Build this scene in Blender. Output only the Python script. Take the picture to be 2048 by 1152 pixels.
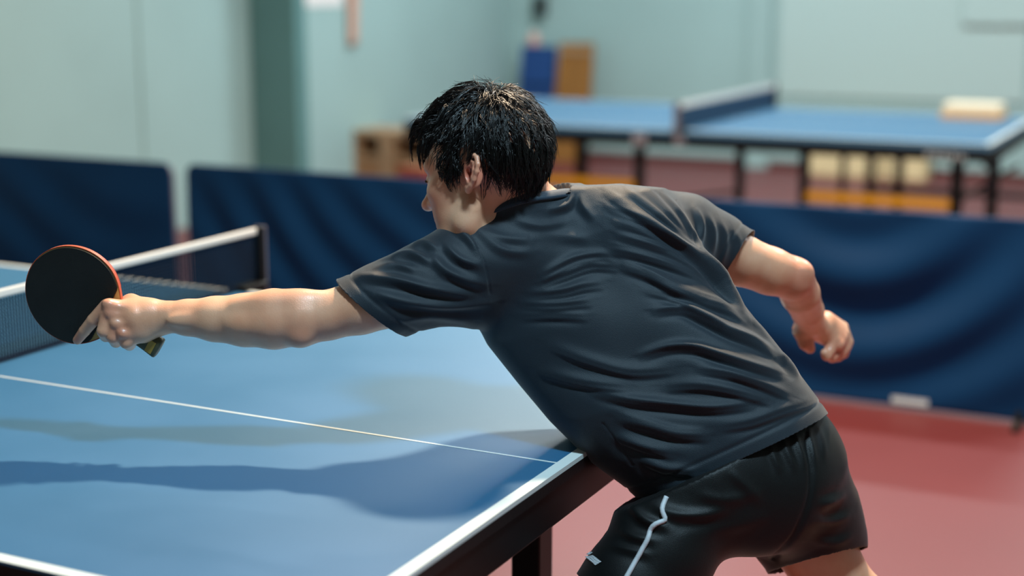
import bpy, bmesh, math, random
import numpy as np
from mathutils import Vector, Matrix

for _o in list(bpy.data.objects):
    bpy.data.objects.remove(_o, do_unlink=True)
scene = bpy.context.scene
COL = scene.collection
PI = math.pi

# ------------------------------------------------------------------ camera
CAM = np.array([.9361, -2.0868, 1.5227]); YAW, PITCH, FPX = .4611, .2026, 2943.5
FW = np.array([-math.sin(YAW)*math.cos(PITCH), math.cos(YAW)*math.cos(PITCH), -math.sin(PITCH)])
RT = np.array([math.cos(YAW), math.sin(YAW), 0.0]); UP = np.cross(RT, FW)
cd = bpy.data.cameras.new('camera'); cam = bpy.data.objects.new('camera', cd); COL.objects.link(cam)
cam.location = CAM; cam.rotation_euler = (PI/2 - PITCH, 0, YAW)
cd.sensor_width = 36; cd.lens = FPX/2048*36; cd.clip_end = 100
cd.dof.use_dof = True; cd.dof.focus_distance = 2.42; cd.dof.aperture_fstop = 1.45
scene.camera = cam

# ------------------------------------------------------------------ world, exposure, lights
w = bpy.data.worlds.new('world'); scene.world = w; w.use_nodes = True
w.node_tree.nodes['Background'].inputs[0].default_value = (.55, .72, .75, 1)
w.node_tree.nodes['Background'].inputs[1].default_value = .05
vs = scene.view_settings
vs.view_transform = 'Standard'; vs.look = 'None'; vs.gamma = 1; vs.use_curve_mapping = False
vs.exposure = -0.18
CEIL = 4.4
WARM = (1.0, .77, .53); COOL = (.55, .83, 1.0); NEUT = (.86, .96, 1.0)
# (x, y, length x, width y, watts, colour) : ceiling lamps hung in rows across the hall
LAMPS = [(-.45, 1.80, .34, .16, 360, WARM),
         (1.15, -.95, .60, .30, 170, COOL),
         (-1.6, 4.75, 1.2, .20, 85, NEUT), (1.2, 4.75, 1.2, .20, 100, NEUT),
         (-2.9, 7.3, 1.2, .20, 165, NEUT), (.6, 7.3, 1.2, .20, 85, NEUT), (3.6, 7.3, 1.2, .20, 85, NEUT)]
for i, (x, y, lx, ly, wt, c) in enumerate(LAMPS):
    ld = bpy.data.lights.new('lamp_light', 'AREA'); ld.shape = 'RECTANGLE'; ld.size = lx; ld.size_y = ly
    ld.energy = wt; ld.color = c
    lo = bpy.data.objects.new('lamp_light', ld); COL.objects.link(lo); lo.location = (x, y, CEIL - .17)

# ------------------------------------------------------------------ helpers
def at(u, v, d):
    return CAM + (FW + RT*((u-1024)/FPX) + UP*((576-v)/FPX))*d
def on_plane(u, v, axis, val):
    r = FW + RT*((u-1024)/FPX) + UP*((576-v)/FPX)
    return CAM + r*((val - CAM[axis])/r[axis])
def project(P):
    q = np.asarray(P) - CAM; z = q @ FW
    return 1024 + FPX*(q @ RT)/z, 576 - FPX*(q @ UP)/z, z
def lin(c):
    return tuple((x/255/12.92 if x/255 <= .04045 else ((x/255+.055)/1.055)**2.4) for x in c)

def mat(name, rgb, rough=.5, spec=.5, var=.0, var_scale=8, bump=0., bump_scale=200, metal=0., coat=0., coat_rough=.2,
        sss=0., sheen=0., rgb2=None, stretch=None, rough_var=0.):
    m = bpy.data.materials.new(name); m.use_nodes = True
    nt = m.node_tree; N = nt.nodes; L = nt.links; b = N['Principled BSDF']
    c = lin(rgb); b.inputs['Base Color'].default_value = (*c, 1)
    b.inputs['Roughness'].default_value = rough; b.inputs['Specular IOR Level'].default_value = spec
    b.inputs['Metallic'].default_value = metal
    b.inputs['Coat Weight'].default_value = coat; b.inputs['Coat Roughness'].default_value = coat_rough
    if sss:
        b.inputs['Subsurface Weight'].default_value = sss; b.inputs['Subsurface Radius'].default_value = (1, .35, .18)
        b.inputs['Subsurface Scale'].default_value = .006
    if sheen:
        b.inputs['Sheen Weight'].default_value = sheen; b.inputs['Sheen Roughness'].default_value = .45
    tc = N.new('ShaderNodeTexCoord'); src = tc.outputs['Object']
    if stretch:
        mp = N.new('ShaderNodeMapping'); mp.inputs['Scale'].default_value = stretch
        L.new(src, mp.inputs[0]); src = mp.outputs[0]
    if var or rgb2 or rough_var:
        n = N.new('ShaderNodeTexNoise'); n.inputs['Scale'].default_value = var_scale; n.inputs['Detail'].default_value = 5
        L.new(src, n.inputs['Vector'])
        r = N.new('ShaderNodeValToRGB'); L.new(n.outputs['Fac'], r.inputs[0])
        c2 = lin(rgb2) if rgb2 else tuple(min(1, x*(1+var)) for x in c)
        c1 = c if rgb2 else tuple(x*(1-var) for x in c)
        r.color_ramp.elements[0].color = (*c1, 1); r.color_ramp.elements[1].color = (*c2, 1)
        r.color_ramp.elements[0].position = .32; r.color_ramp.elements[1].position = .68
        L.new(r.outputs[0], b.inputs['Base Color'])
        if rough_var:
            mr = N.new('ShaderNodeMapRange'); mr.inputs['From Min'].default_value = .3; mr.inputs['From Max'].default_value = .7
            mr.inputs['To Min'].default_value = rough - rough_var; mr.inputs['To Max'].default_value = rough + rough_var
            L.new(n.outputs['Fac'], mr.inputs[0]); L.new(mr.outputs[0], b.inputs['Roughness'])
    if bump:
        n2 = N.new('ShaderNodeTexNoise'); n2.inputs['Scale'].default_value = bump_scale; n2.inputs['Detail'].default_value = 3
        L.new(src, n2.inputs['Vector'])
        bp = N.new('ShaderNodeBump'); bp.inputs['Strength'].default_value = bump; bp.inputs['Distance'].default_value = .002
        L.new(n2.outputs['Fac'], bp.inputs['Height']); L.new(bp.outputs[0], b.inputs['Normal'])
        if coat: L.new(bp.outputs[0], b.inputs['Coat Normal'])
    return m

def link(name, me, m=None, parent=None, smooth=False):
    o = bpy.data.objects.new(name, me); COL.objects.link(o)
    if m is not None: me.materials.append(m)
    if parent is not None:
        o.parent = parent
        o.matrix_parent_inverse = Matrix.Translation(-parent.location) if parent.type == 'EMPTY' and parent.parent is None else Matrix()
    if smooth and len(me.polygons):
        me.polygons.foreach_set('use_smooth', np.ones(len(me.polygons), bool))
    return o
def tag(o, label=None, cat=None, group=None, kind=None):
    if label: o['label'] = label
    if cat: o['category'] = cat
    if group: o['group'] = group
    if kind: o['kind'] = kind
    return o
def empty(name, loc, label, cat, group=None):
    o = bpy.data.objects.new(name, None); COL.objects.link(o); o.location = loc; o.empty_display_size = .1
    bpy.context.view_layer.update()
    return tag(o, label, cat, group)

class MB:
    "collects shapes into one mesh (world coordinates)"
    def __init__(s): s.v = []; s.f = []
    def add(s, V, F):
        n = len(s.v); s.v += [tuple(float(x) for x in p) for p in V]; s.f += [tuple(i+n for i in q) for q in F]; return s
    def box(s, lo, hi, bev=0.):
        return s.obox((np.array(lo)+np.array(hi))/2, np.eye(3), (np.array(hi)-np.array(lo))/2, bev)
    def obox(s, c, axes, half, bev=0.):
        c = np.array(c, float); A = [np.array(a, float) for a in axes]; h = np.array(half, float)
        bev = min(bev, .45*2*h.min())
        bm = bmesh.new(); bmesh.ops.create_cube(bm, size=2)
        for v in bm.verts: v.co = Vector((v.co.x*h[0], v.co.y*h[1], v.co.z*h[2]))
        if bev > 0: bmesh.ops.bevel(bm, geom=bm.edges[:], offset=bev, segments=2, affect='EDGES', profile=.5)
        bm.verts.index_update()
        V = [c + A[0]*v.co.x + A[1]*v.co.y + A[2]*v.co.z for v in bm.verts]
        F = [[v.index for v in f.verts] for f in bm.faces]; bm.free()
        return s.add(V, F)
    def tube(s, pts, r, n=10, caps=True):
        pts = [np.array(p, float) for p in pts]; rs = r if hasattr(r, '__len__') else [r]*len(pts)
        V = []; F = []; up = None
        for i, p in enumerate(pts):
            t = pts[min(i+1, len(pts)-1)] - pts[max(i-1, 0)]; t /= np.linalg.norm(t)
            if up is None:
                up = np.array([0, 0, 1.]) if abs(t[2]) < .9 else np.array([1., 0, 0])
            a = np.cross(t, up); a /= np.linalg.norm(a); b = np.cross(a, t); up = b
            for k in range(n):
                th = 2*PI*k/n; V.append(p + rs[i]*(a*math.cos(th) + b*math.sin(th)))
        for i in range(len(pts)-1):
            for k in range(n):
                F.append((i*n+k, i*n+(k+1) % n, (i+1)*n+(k+1) % n, (i+1)*n+k))
        if caps:
            F.append(tuple(range(n))[::-1]); F.append(tuple((len(pts)-1)*n+k for k in range(n)))
        return s.add(V, F)
    def prism(s, outline, n, thick):
        "flat outline (3D points, planar) extruded by thick along n"
        n = np.array(n, float); k = len(outline)
        V = [np.array(p, float) for p in outline] + [np.array(p, float)+n*thick for p in outline]
        F = [tuple(range(k))[::-1], tuple(range(k, 2*k))] + [(i, (i+1) % k, k+(i+1) % k, k+i) for i in range(k)]
        return s.add(V, F)
    def build(s, name, m, parent=None, smooth=False):
        me = bpy.data.meshes.new(name); me.from_pydata(s.v, [], s.f); me.update()
        bm = bmesh.new(); bm.from_mesh(me); bmesh.ops.recalc_face_normals(bm, faces=bm.faces); bm.to_mesh(me); bm.free()
        return link(name, me, m, parent, smooth)

# ------------------------------------------------------------------ materials
M = {}
M['floor'] = mat('floor_red_vinyl', (106, 33, 33), .50, 1.0, var=.06, var_scale=1.2, bump=.12, bump_scale=320)
M['wall'] = mat('wall_pale_green_paint', (156, 185, 184), .62, .4, var=.05, var_scale=1.1, bump=.15, bump_scale=60)
M['ceiling'] = mat('ceiling_white_paint', (205, 212, 208), .8, .2)
M['column'] = mat('column_teal_shaded', (92, 132, 132), .6, .4, var=.04, var_scale=2)  # teal darkened to carry the shade on the pillar's near face
M['skirting'] = mat('skirting_dark_red', (92, 50, 46), .5)
M['table_blue'] = mat('table_blue_lacquer', (30, 97, 138), .50, 1.0, var=.03, var_scale=5, bump=.10, bump_scale=700, rough_var=.03)
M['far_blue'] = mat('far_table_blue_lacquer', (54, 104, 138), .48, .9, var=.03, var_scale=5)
M['line_white'] = mat('line_white_paint', (226, 232, 228), .4, .5)
M['black'] = mat('black_frame_paint', (12, 12, 13), .45, .3)
M['edge_black'] = mat('black_board_edge', (12, 13, 14), .5, .4, bump=.2, bump_scale=300)
M['brown_steel'] = mat('brown_under_rail', (82, 44, 26), .5)
M['ochre'] = mat('ochre_steel_rail', (206, 148, 22), .45)
M['grey_metal'] = mat('grey_painted_metal', (112, 108, 118), .4)
M['chrome'] = mat('steel_knob', (190, 180, 185), .3, metal=.6)
M['net'] = mat('net_dark_blue_thread', (6, 26, 46), .8, .2)
M['net_far'] = mat('net_far_thread', (30, 66, 96), .7)
M['tape'] = mat('net_tape_white_cloth', (216, 216, 212), .7, bump=.3, bump_scale=500)
M['navy'] = mat('navy_barrier_cloth', (6, 50, 90), .6, .15, var=.06, var_scale=3, bump=.25, bump_scale=500)
M['label_white'] = mat('printed_white', (205, 214, 220), .6)
M['wood'] = mat('cabinet_pale_wood', (172, 140, 108), .55, var=.12, var_scale=4, stretch=(1, 1, 6))
M['wood_dark'] = mat('cabinet_back_brown', (92, 62, 40), .6, var=.1, var_scale=5)
M['wood_brown'] = mat('drawer_mid_brown', (158, 118, 82), .55, var=.1, var_scale=5)
M['red_box'] = mat('red_brown_card', (142, 56, 34), .6)
M['brown_board'] = mat('brown_board_ply', (142, 94, 36), .6, var=.1, var_scale=4, stretch=(4, 1, 1))
M['mat_blue'] = mat('blue_mat_vinyl', (16, 62, 122), .5)
M['pink'] = mat('pale_pink_plastic', (214, 164, 150), .5)
M['dark_grey'] = mat('dark_grey_plastic', (40, 52, 52), .5)
M['cream'] = mat('cream_card', (226, 206, 160), .7, var=.05, var_scale=6)
M['cream_wood'] = mat('cream_box_paint', (232, 216, 186), .6)
M['orange_wood'] = mat('orange_wood_edge', (226, 168, 96), .6)
M['paper'] = mat('white_paper', (232, 228, 226), .8)
M['pink_cloth'] = mat('pink_cloth', (205, 160, 140), .8)
M['panel'] = mat('pale_wall_panel', (176, 200, 197), .6)
# ------------------------------------------------------------------ the setting
X0, X1, Y0, Y1 = -5.1, 6.5, -6.5, 10.05
def struct(name, mb, m): return tag(mb.build(name, m), kind='structure')
struct('floor', MB().box((X0-.2, Y0-.2, -.1), (X1+.2, Y1+.2, 0)), M['floor'])
struct('ceiling', MB().box((X0-.2, Y0-.2, CEIL), (X1+.2, Y1+.2, CEIL+.1)), M['ceiling'])
struct('wall_back', MB().box((X0-.2, Y1, 0), (X1+.2, Y1+.2, CEIL)), M['wall'])
struct('wall_left', MB().box((X0-.2, Y0-.2, 0), (X0, Y1, CEIL)), M['wall'])
struct('wall_right', MB().box((X1, Y0-.2, 0), (X1+.2, Y1, CEIL)), M['wall'])
struct('wall_front', MB().box((X0, Y0-.2, 0), (X1, Y0, CEIL)), M['wall'])
struct('trim_1', MB().box((X0, 6.1, 0), (X0+.37, 6.24, CEIL), .01), M['column'])           # square pillar on the left wall
struct('trim_2', MB().box((-2.86, Y1-.05, 0), (-2.66, Y1, CEIL), .01), M['wall'])            # flat pilaster on the back wall
struct('trim_3', MB().box((X0, 4.98, 0), (X0+.012, 5.02, CEIL)), M['wall'])                  # joint strip on the left wall
struct('trim_4', MB().box((-2.60, Y1-.02, .62), (-.62, Y1, 3.2), .008), M['panel'])           # boarded field on the back wall
struct('trim_5', MB().box((-1.12, Y1-.06, 1.22), (1.8, Y1-.02, 2.6), .01), M['panel'])
struct('baseboard_back', MB().box((X0, Y1-.018, 0), (X1, Y1, .07), .004), M['skirting'])
struct('baseboard_left', MB().box((X0, 6.76, 0), (X0+.018, Y1-.02, .07), .004), M['skirting'])
# ------------------------------------------------------------------ surrounds (barriers)
def barrier(x0, x1, y, h, seed, label, swag, foot_l=True, foot_r=True, print_at=None):
    e = empty('barrier', ((x0+x1)/2, y, 0), label, 'barrier', 'navy cloth barriers across the hall')
    rng = np.random.RandomState(seed)
    nx, nz = 150, 60
    W = x1-x0; V = np.zeros((2, nz+1, nx+1, 3)); F = []
    s = np.linspace(0, 1, nx+1)[None, :]; t = np.linspace(0, 1, nz+1)[:, None]
    X = x0 + s*W + 0*t; Zc = .018 + t*(h-.018) + 0*s
    rad = .05                                                        # rounded upper corners
    for sd in (0, 1):
        dx = (X-x0) if sd == 0 else (x1-X)
        drop = np.where(dx < rad, rad - np.sqrt(np.maximum(0, rad**2-(rad-dx)**2)), 0)
        Zc = np.minimum(Zc, np.where(t > .5, h - drop, Zc))
    env = np.sin(PI*np.clip(t, 0, 1))**.6*(.25+.75*np.sin(PI*s)**.5)
    Yd = np.zeros_like(X)
    for (cx, cz, a, amp, wl, ph) in swag:
        # swagging folds: rings round a hanging point, so they sweep down and across
        r = np.hypot((X-cx)*a, Zc-cz); Yd += amp*np.sin(2*PI*r/wl+ph+.9*np.sin(2.3*X+1.7*Zc)+.5*np.sin(5*X-3*Zc))*np.clip(r/.25, 0, 1)*(.75+.25*np.sin(3*X+seed))
    for k in range(5):
        kx, kz = rng.uniform(4, 12)*rng.choice([-1, 1]), rng.uniform(-7, 7)
        Yd += .0018*np.sin(kx*X+kz*Zc+rng.uniform(0, 6))
    Yd = Yd*env
    for side, off in ((0, -.004), (1, .004)):
        V[side, :, :, 0] = X; V[side, :, :, 1] = y + Yd + off; V[side, :, :, 2] = Zc
    idx = np.arange(2*(nz+1)*(nx+1)).reshape(2, nz+1, nx+1)
    for sd in (0, 1):
        q = np.stack([idx[sd, :-1, :-1], idx[sd, :-1, 1:], idx[sd, 1:, 1:], idx[sd, 1:, :-1]], -1).reshape(-1, 4)
        F += (q if sd == 0 else q[:, ::-1]).tolist()
    def strip(a, b):
        return [(a[i], b[i], b[i+1], a[i+1]) for i in range(len(a)-1)]
    F += strip(idx[0, 0].tolist(), idx[1, 0].tolist()) + strip(idx[0, -1].tolist(), idx[1, -1].tolist())
    F += strip(idx[0, :, 0].tolist(), idx[1, :, 0].tolist()) + strip(idx[0, :, -1].tolist(), idx[1, :, -1].tolist())
    MB().add(V.reshape(-1, 3), F).build('cloth', M['navy'], e, smooth=True)
    yb = y+.022
    c = .05
    fr = [(x0+.012, yb, .03), (x0+.012, yb, h-c-.012)] + [(x0+.012+c-c*math.cos(k*PI/8), yb, h-c-.012+c*math.sin(k*PI/8)) for k in range(1, 5)] + \
         [(x1-.012-c+c*math.sin(k*PI/8), yb, h-c-.012+c*math.cos(k*PI/8)) for k in range(0, 5)] + [(x1-.012, yb, .03)]
    MB().tube(fr, .010, 8).build('frame', M['grey_metal'], e, smooth=True)
    MB().tube([(x0+.012, yb, .035), (x1-.012, yb, .035)], .009, 8).build('bottom_rail', M['grey_metal'], e, smooth=True)
    for xx, on in ((x0+.07, foot_l), (x1-.07, foot_r)):
        if on:
            MB().tube([(xx, y-.12, .014), (xx, y-.03, .020), (xx, yb, .06), (xx, y+.08, .020), (xx, y+.17, .014)], [.010, .013, .013, .013, .010], 8).build('foot', M['edge_black'], e, smooth=True)
    if print_at:
        a, b = print_at
        MB().box((a, y-.010, .030), (b, y-.0065, .052)).build('printed_label', M['label_white'], e)
BY = 3.19
barrier(-5.02, -3.415, BY, .733, 3, 'navy cloth barrier at the left, in front of the green wall', [(-3.4, 1.4, .8, .010, .30, 0)])
barrier(-3.33, -1.43, BY, .736, 5, 'long navy cloth barrier behind the net post and the player', [(-1.2, 1.75, 1.0, .016, .21, 0)])
barrier(-1.40, .385, BY, .733, 8, 'navy cloth barrier on the right, behind the bent right arm', [(-.30, .86, .86, .026, .27, 2.4)], print_at=(-.13, .0))

# ------------------------------------------------------------------ table tennis tables
def net_set(root, xn, ya, yb, z, post_a, post_b, h, step, mthread, thr, tape_w, tape_m='tape'):
    "net hung across the table at x = xn, from y = ya to y = yb"
    m = MB(); n = int((yb-ya)/step)
    for i in range(n+1):
        yy = ya + (yb-ya)*i/n; m.box((xn-thr, yy-thr, z+.002), (xn+thr, yy+thr, z+h-tape_w))
    k = int((h-tape_w)/step)
    for j in range(k+1):
        zz = z+.003 + (h-tape_w-.003)*j/k; m.box((xn-thr*.9, ya, zz-thr), (xn+thr*.9, yb, zz+thr))
    o = m.build('net_mesh', mthread, root); o['kind'] = 'stuff'
    MB().box((xn-.005, ya, z+h-tape_w), (xn+.005, yb, z+h), .003).build('net_tape', M[tape_m], root)
    MB().tube([(xn, ya, z+.006), (xn, yb, z+.006)], .0022, 6).build('net_cord', mthread, root)
    for yy, s in ((post_a, -1), (post_b, 1)):
        if yy is None: continue
        p = MB().box((xn-.016, yy-.011, z-.035), (xn+.016, yy+.011, z+h+.003), .006)
        pm = p.build('net_post', M['black'], root)
        MB().box((xn-.016, yy+s*.0112, z-.02), (xn+.016, yy+s*.017, z+h+.002), .002).build('post_plate', M['grey_metal'], pm)
        ed = ya+.09 if s < 0 else yb-.09
        lo, hi = min(yy, ed), max(yy, ed)
        MB().box((xn-.03, lo, z+.001), (xn+.03, hi, z+.014), .004).build('clamp_arm', M['black'], root)
        MB().box((xn-.03, lo, z-.055), (xn+.03, hi-.03 if s > 0 else hi, z-.042), .004).build('clamp_jaw', M['black'], root)
        kb = MB().tube([(xn+.02, yy-s*.045, z-.055), (xn+.02, yy-s*.045, z-.075)], .016, 14).build('clamp_knob', M['chrome'], root)
    return root

ZT = .76
NT = empty('table_tennis_table', (-1.32, .095, 0), 'blue table tennis table in front that the player leans over', 'table')
tx0, tx1, ty0, ty1 = -2.64, 0.0, -.715, .905
th = .024
xn = -1.32
for a, b in ((tx0, xn-.002), (xn+.002, tx1)):
    MB().box((a, ty0, ZT-th), (b, ty1, ZT), .0015).build('tabletop', M['table_blue'], NT)
e_ = .0007
MB().box((tx1-.02, ty0, ZT), (tx1, ty1, ZT+e_)).build('end_line', M['line_white'], NT)
MB().box((tx0, ty0, ZT), (tx0+.02, ty1, ZT+e_)).build('end_line', M['line_white'], NT)
for a, b in ((ty0, ty0+.02), (ty1-.02, ty1)):
    MB().box((tx0+.02, a, ZT), (tx1-.02, b, ZT+e_)).build('side_line', M['line_white'], NT)
MB().box((tx0+.02, -.0022, ZT), (tx1-.02, .0022, ZT+e_)).build('centre_line', M['line_white'], NT)
# white worn edging on the end, black board edge below, deep black steel apron
MB().box((tx1, ty0, ZT-.007), (tx1+.0012, ty1, ZT+e_)).build('edge_strip', M['line_white'], NT)
MB().box((tx1, ty0, ZT-th-.002), (tx1+.0014, ty1, ZT-.0072)).build('edge_strip', M['edge_black'], NT)
MB().box((tx0+.01, ty0-.0014, ZT-th-.002), (tx1, ty0, ZT-.004)).build('edge_strip', M['edge_black'], NT)
for q in (((tx1-.03, ty0+.012, ZT-.092), (tx1-.004, ty1-.012, ZT-th-.001)), ((tx0+.004, ty0+.012, ZT-.092), (tx0+.03, ty1-.012, ZT-th-.001)),
          ((tx0+.03, ty0+.012, ZT-.092), (tx1-.03, ty0+.036, ZT-th-.001)), ((tx0+.03, ty1-.036, ZT-.092), (tx1-.03, ty1-.012, ZT-th-.001))):
    MB().box(*q, .003).build('apron', M['black'], NT)
for xx in (tx0+.20, tx1-.20):
    for yy in (ty0+.22, ty1-.62):
        l = MB().box((xx-.03, yy-.03, .045), (xx+.03, yy+.03, ZT-.09), .004).build('leg', M['black'], NT)
        MB().tube([(xx, yy, 0), (xx, yy, .045)], [.032, .028], 14).build('leg_foot', M['edge_black'], l)
    MB().box((xx-.02, ty0+.25, .13), (xx+.02, ty1-.65, .17), .004).build('leg_rail', M['black'], NT)
    MB().box((xx-.022, ty0+.04, ZT-.128), (xx+.022, ty1-.04, ZT-.094), .003).build('cross_rail', M['brown_steel'], NT)
net_set(NT, xn, ty0-.075, ty1+.066, ZT, ty0-.085, ty1+.0745, .1525, .0080, M['net'], .0012, .017)

# the far table: spans 3.35 x 1.75 m as the picture shows it
FT = empty('table_tennis_table', (-1.80, 6.28, 0), 'far blue table tennis table behind the barriers, white box on it', 'table')
fx0, fx1, fy0, fy1 = -3.50, -.17, 5.40, 7.13
fxn = -1.78
for a, b in ((fx0, fxn-.003), (fxn+.003, fx1)):
    MB().box((a, fy0, ZT-.03), (b, fy1, ZT), .002).build('tabletop', M['far_blue'], FT)
for a, b in ((fy0, fy0+.025), (fy1-.025, fy1)):
    MB().box((fx0+.025, a, ZT), (fx1-.025, b, ZT+e_)).build('side_line', M['line_white'], FT)
for a, b in ((fx0, fx0+.025), (fx1-.025, fx1)):
    MB().box((a, fy0, ZT), (b, fy1, ZT+e_)).build('end_line', M['line_white'], FT)
MB().box((fx0+.025, (fy0+fy1)/2-.003, ZT), (fx1-.025, (fy0+fy1)/2+.003, ZT+e_)).build('centre_line', M['line_white'], FT)
for q in (((fx1-.028, fy0+.006, ZT-.115), (fx1-.003, fy1-.006, ZT-.031)), ((fx0+.003, fy0+.006, ZT-.115), (fx0+.028, fy1-.006, ZT-.031)),
          ((fx0+.028, fy0+.004, ZT-.092), (fx1-.028, fy0+.03, ZT-.031)), ((fx0+.028, fy1-.03, ZT-.092), (fx1-.028, fy1-.004, ZT-.031))):
    MB().box(*q, .003).build('apron', M['black'], FT)
def far_leg(u, y, wpx, z0=.04):
    p = on_plane(u, 350, 1, y); dpt = (p-CAM) @ FW; hw = wpx*dpt/FPX/2
    l = MB().box((p[0]-hw, y-.025, z0), (p[0]+hw, y+.025, ZT-.06), .004).build('leg', M['black'], FT)
    MB().tube([(p[0], y, 0), (p[0], y, z0)], [.034, .03], 12).build('leg_foot', M['edge_black'], l)
    return p[0]
lx_ = [far_leg(u, y, wv) for u, y, wv in ((1279, 5.50, 19), (1050, 5.50, 19), (1480, 5.62, 16), (1609, 5.50, 18), (1915, 5.50, 24), (1987, 5.62, 22), (1741, 6.95, 16), (1798, 6.85, 16), (1163, 6.95, 22), (1686, 7.03, 10))]
MB().box((lx_[3], 5.475, .415), (lx_[4], 5.50, .465), .004).build('stretcher', M['ochre'], FT)['label'] = 'ochre yellow stretcher bar'
MB().box((lx_[1], 5.475, .415), (lx_[0], 5.50, .465), .004).build('stretcher', M['ochre'], FT)['label'] = 'ochre yellow stretcher bar'
MB().tube([(lx_[3]+.05, 6.98, .30), (lx_[4]+.3, 6.98, .30)], .018, 8).build('stretcher', M['black'], FT)
MB().tube([(lx_[4], 5.52, .45), (lx_[5]+.12, 5.62, .64)], .012, 8).build('brace', M['black'], FT)
MB().tube([(lx_[2], 5.62, .42), (lx_[0]+.2, 5.62, .36)], .010, 8).build('brace', M['black'], FT)
net_set(FT, fxn, fy0-.03, fy1+.03, ZT, fy0-.035, fy1+.035, .150, .012, M['net_far'], .0018, .032)
MB().tube([(fxn+.012, fy0-.032, ZT-.05), (fxn+.012, fy0-.052, ZT-.05)], .024, 14).build('clamp_knob', M['chrome'], FT)
MB().box((fxn-.27, fy0-.004, ZT-.088), (fxn-.19, fy0+.004, ZT-.028), .008).build('joint_plate', M['chrome'], FT)
g = MB()                                                             # the unreadable white print on the apron
x_ = -.475
for k, wd in enumerate((.026, .03, .03, .026, .03)):
    hgt = .034
    zz = ZT-.078 - .002*k
    g.box((x_, fy0-.0012, zz), (x_+.006, fy0+.004, zz+hgt)); g.box((x_+wd-.01, fy0-.0012, zz+.004), (x_+wd-.004, fy0+.004, zz+hgt-.004)); g.box((x_, fy0-.0012, zz+hgt*.45), (x_+wd-.006, fy0+.004, zz+hgt*.62))
    x_ += wd+.012
g.build('apron_print', M['label_white'], FT)

# ------------------------------------------------------------------ things on and behind the far table
bx = empty('box', (-.46, 6.98, ZT), 'low cream box with orange edges on the far table', 'box')
c0 = on_plane(1880, 226, 1, 6.80)[0]; c1 = on_plane(2003, 226, 1, 6.80)[0]
MB().box((c0, 6.80, ZT+.001), (c1, 7.04, ZT+.030), .004).build('tray', M['orange_wood'], bx)
MB().box((c0+.012, 6.805, ZT+.030), (c1-.012, 7.03, ZT+.088), .012).build('lid', M['cream_wood'], bx)

# blue mat and brown board leaning at the back wall, left corner
def leaning(name, u0, u1, vtop, y0, y1, thick, m, label, cat, shrink=0.):
    a = on_plane(u0, 300, 1, y0)[0]; b = on_plane(u1, 300, 1, y0)[0]; zt = on_plane((u0+u1)/2, vtop, 1, y1)[2]
    e = empty(name, ((a+b)/2, y0, 0), label, cat)
    ax = np.array([1, 0, 0.]); up_ = np.array([0, y1-y0, zt]); L_ = np.linalg.norm(up_); up_ /= L_; nn = np.cross(up_, ax)
    c = np.array([(a+b)/2, (y0+y1)/2, zt/2]) - nn*0
    bot = [(a-shrink, y0), (b+shrink, y0)]
    V = [np.array([a-shrink, y0, 0.0]), np.array([b+shrink, y0, 0.0]), np.array([b, y1, zt]), np.array([a, y1, zt])]
    MB().prism([v for v in V], np.array([0, 1, -(y1-y0)/zt*0.0]), thick).build('panel', m, e)
    return e, a, b, zt
e, a, b, zt = leaning('folded_mat', 1030, 1096, 92, 9.72, 9.86, .06, M['mat_blue'], 'blue folded mat standing in the far corner beside the brown board', 'mat')
for q in (.33, .66):
    MB().box((a+.004, 9.70+.14*q, zt*q-.006), (b-.004, 9.722+.14*q, zt*q+.006)).build('seam', M['net'], e)
e2, a2, b2, zt2 = leaning('leaning_board', 1102, 1168, 86, 9.70, 9.88, .03, M['brown_board'], 'brown wooden board leaning in the far corner right of the blue mat', 'board', .02)
MB().box((a2+.0, 9.845, zt2-.09), (b2-.0, 9.875, zt2-.055)).build('batten', M['wood'], e2)
pb = at(1068, 72, (on_plane(1068, 72, 1, 9.90)-CAM) @ FW)
e = empty('bottle', (pb[0], 9.90, zt), 'pale pink bottle standing on top of the blue mat', 'bottle')
MB().tube([(pb[0], 9.90, zt+.001), (pb[0], 9.90, zt+.01), (pb[0], 9.90, zt+.08), (pb[0], 9.90, zt+.105)], [.044, .05, .05, .03], 16).build('flask', M['pink'], e, smooth=True)
MB().tube([(pb[0], 9.90, zt+.106), (pb[0], 9.90, zt+.13)], [.024, .02], 14).build('cap', M['paper'], e, smooth=True)
pf = on_plane(1080, 14, 1, 9.98)
e = empty('wall_speaker', (pf[0], 10.05, pf[2]), 'small dark speaker fixed on the wall above the blue mat', 'speaker')
MB().box((pf[0]-.055, 9.93, pf[2]-.075), (pf[0]+.055, 10.03, pf[2]+.11), .02).build('housing', M['dark_grey'], e)
MB().box((pf[0]-.02, 10.03, pf[2]-.02), (pf[0]+.02, 10.05, pf[2]+.05)).build('bracket', M['black'], e)
MB().tube([(pf[0], 9.932, pf[2]), (pf[0], 9.924, pf[2])], .04, 16).build('grille', M['black'], e)

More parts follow.
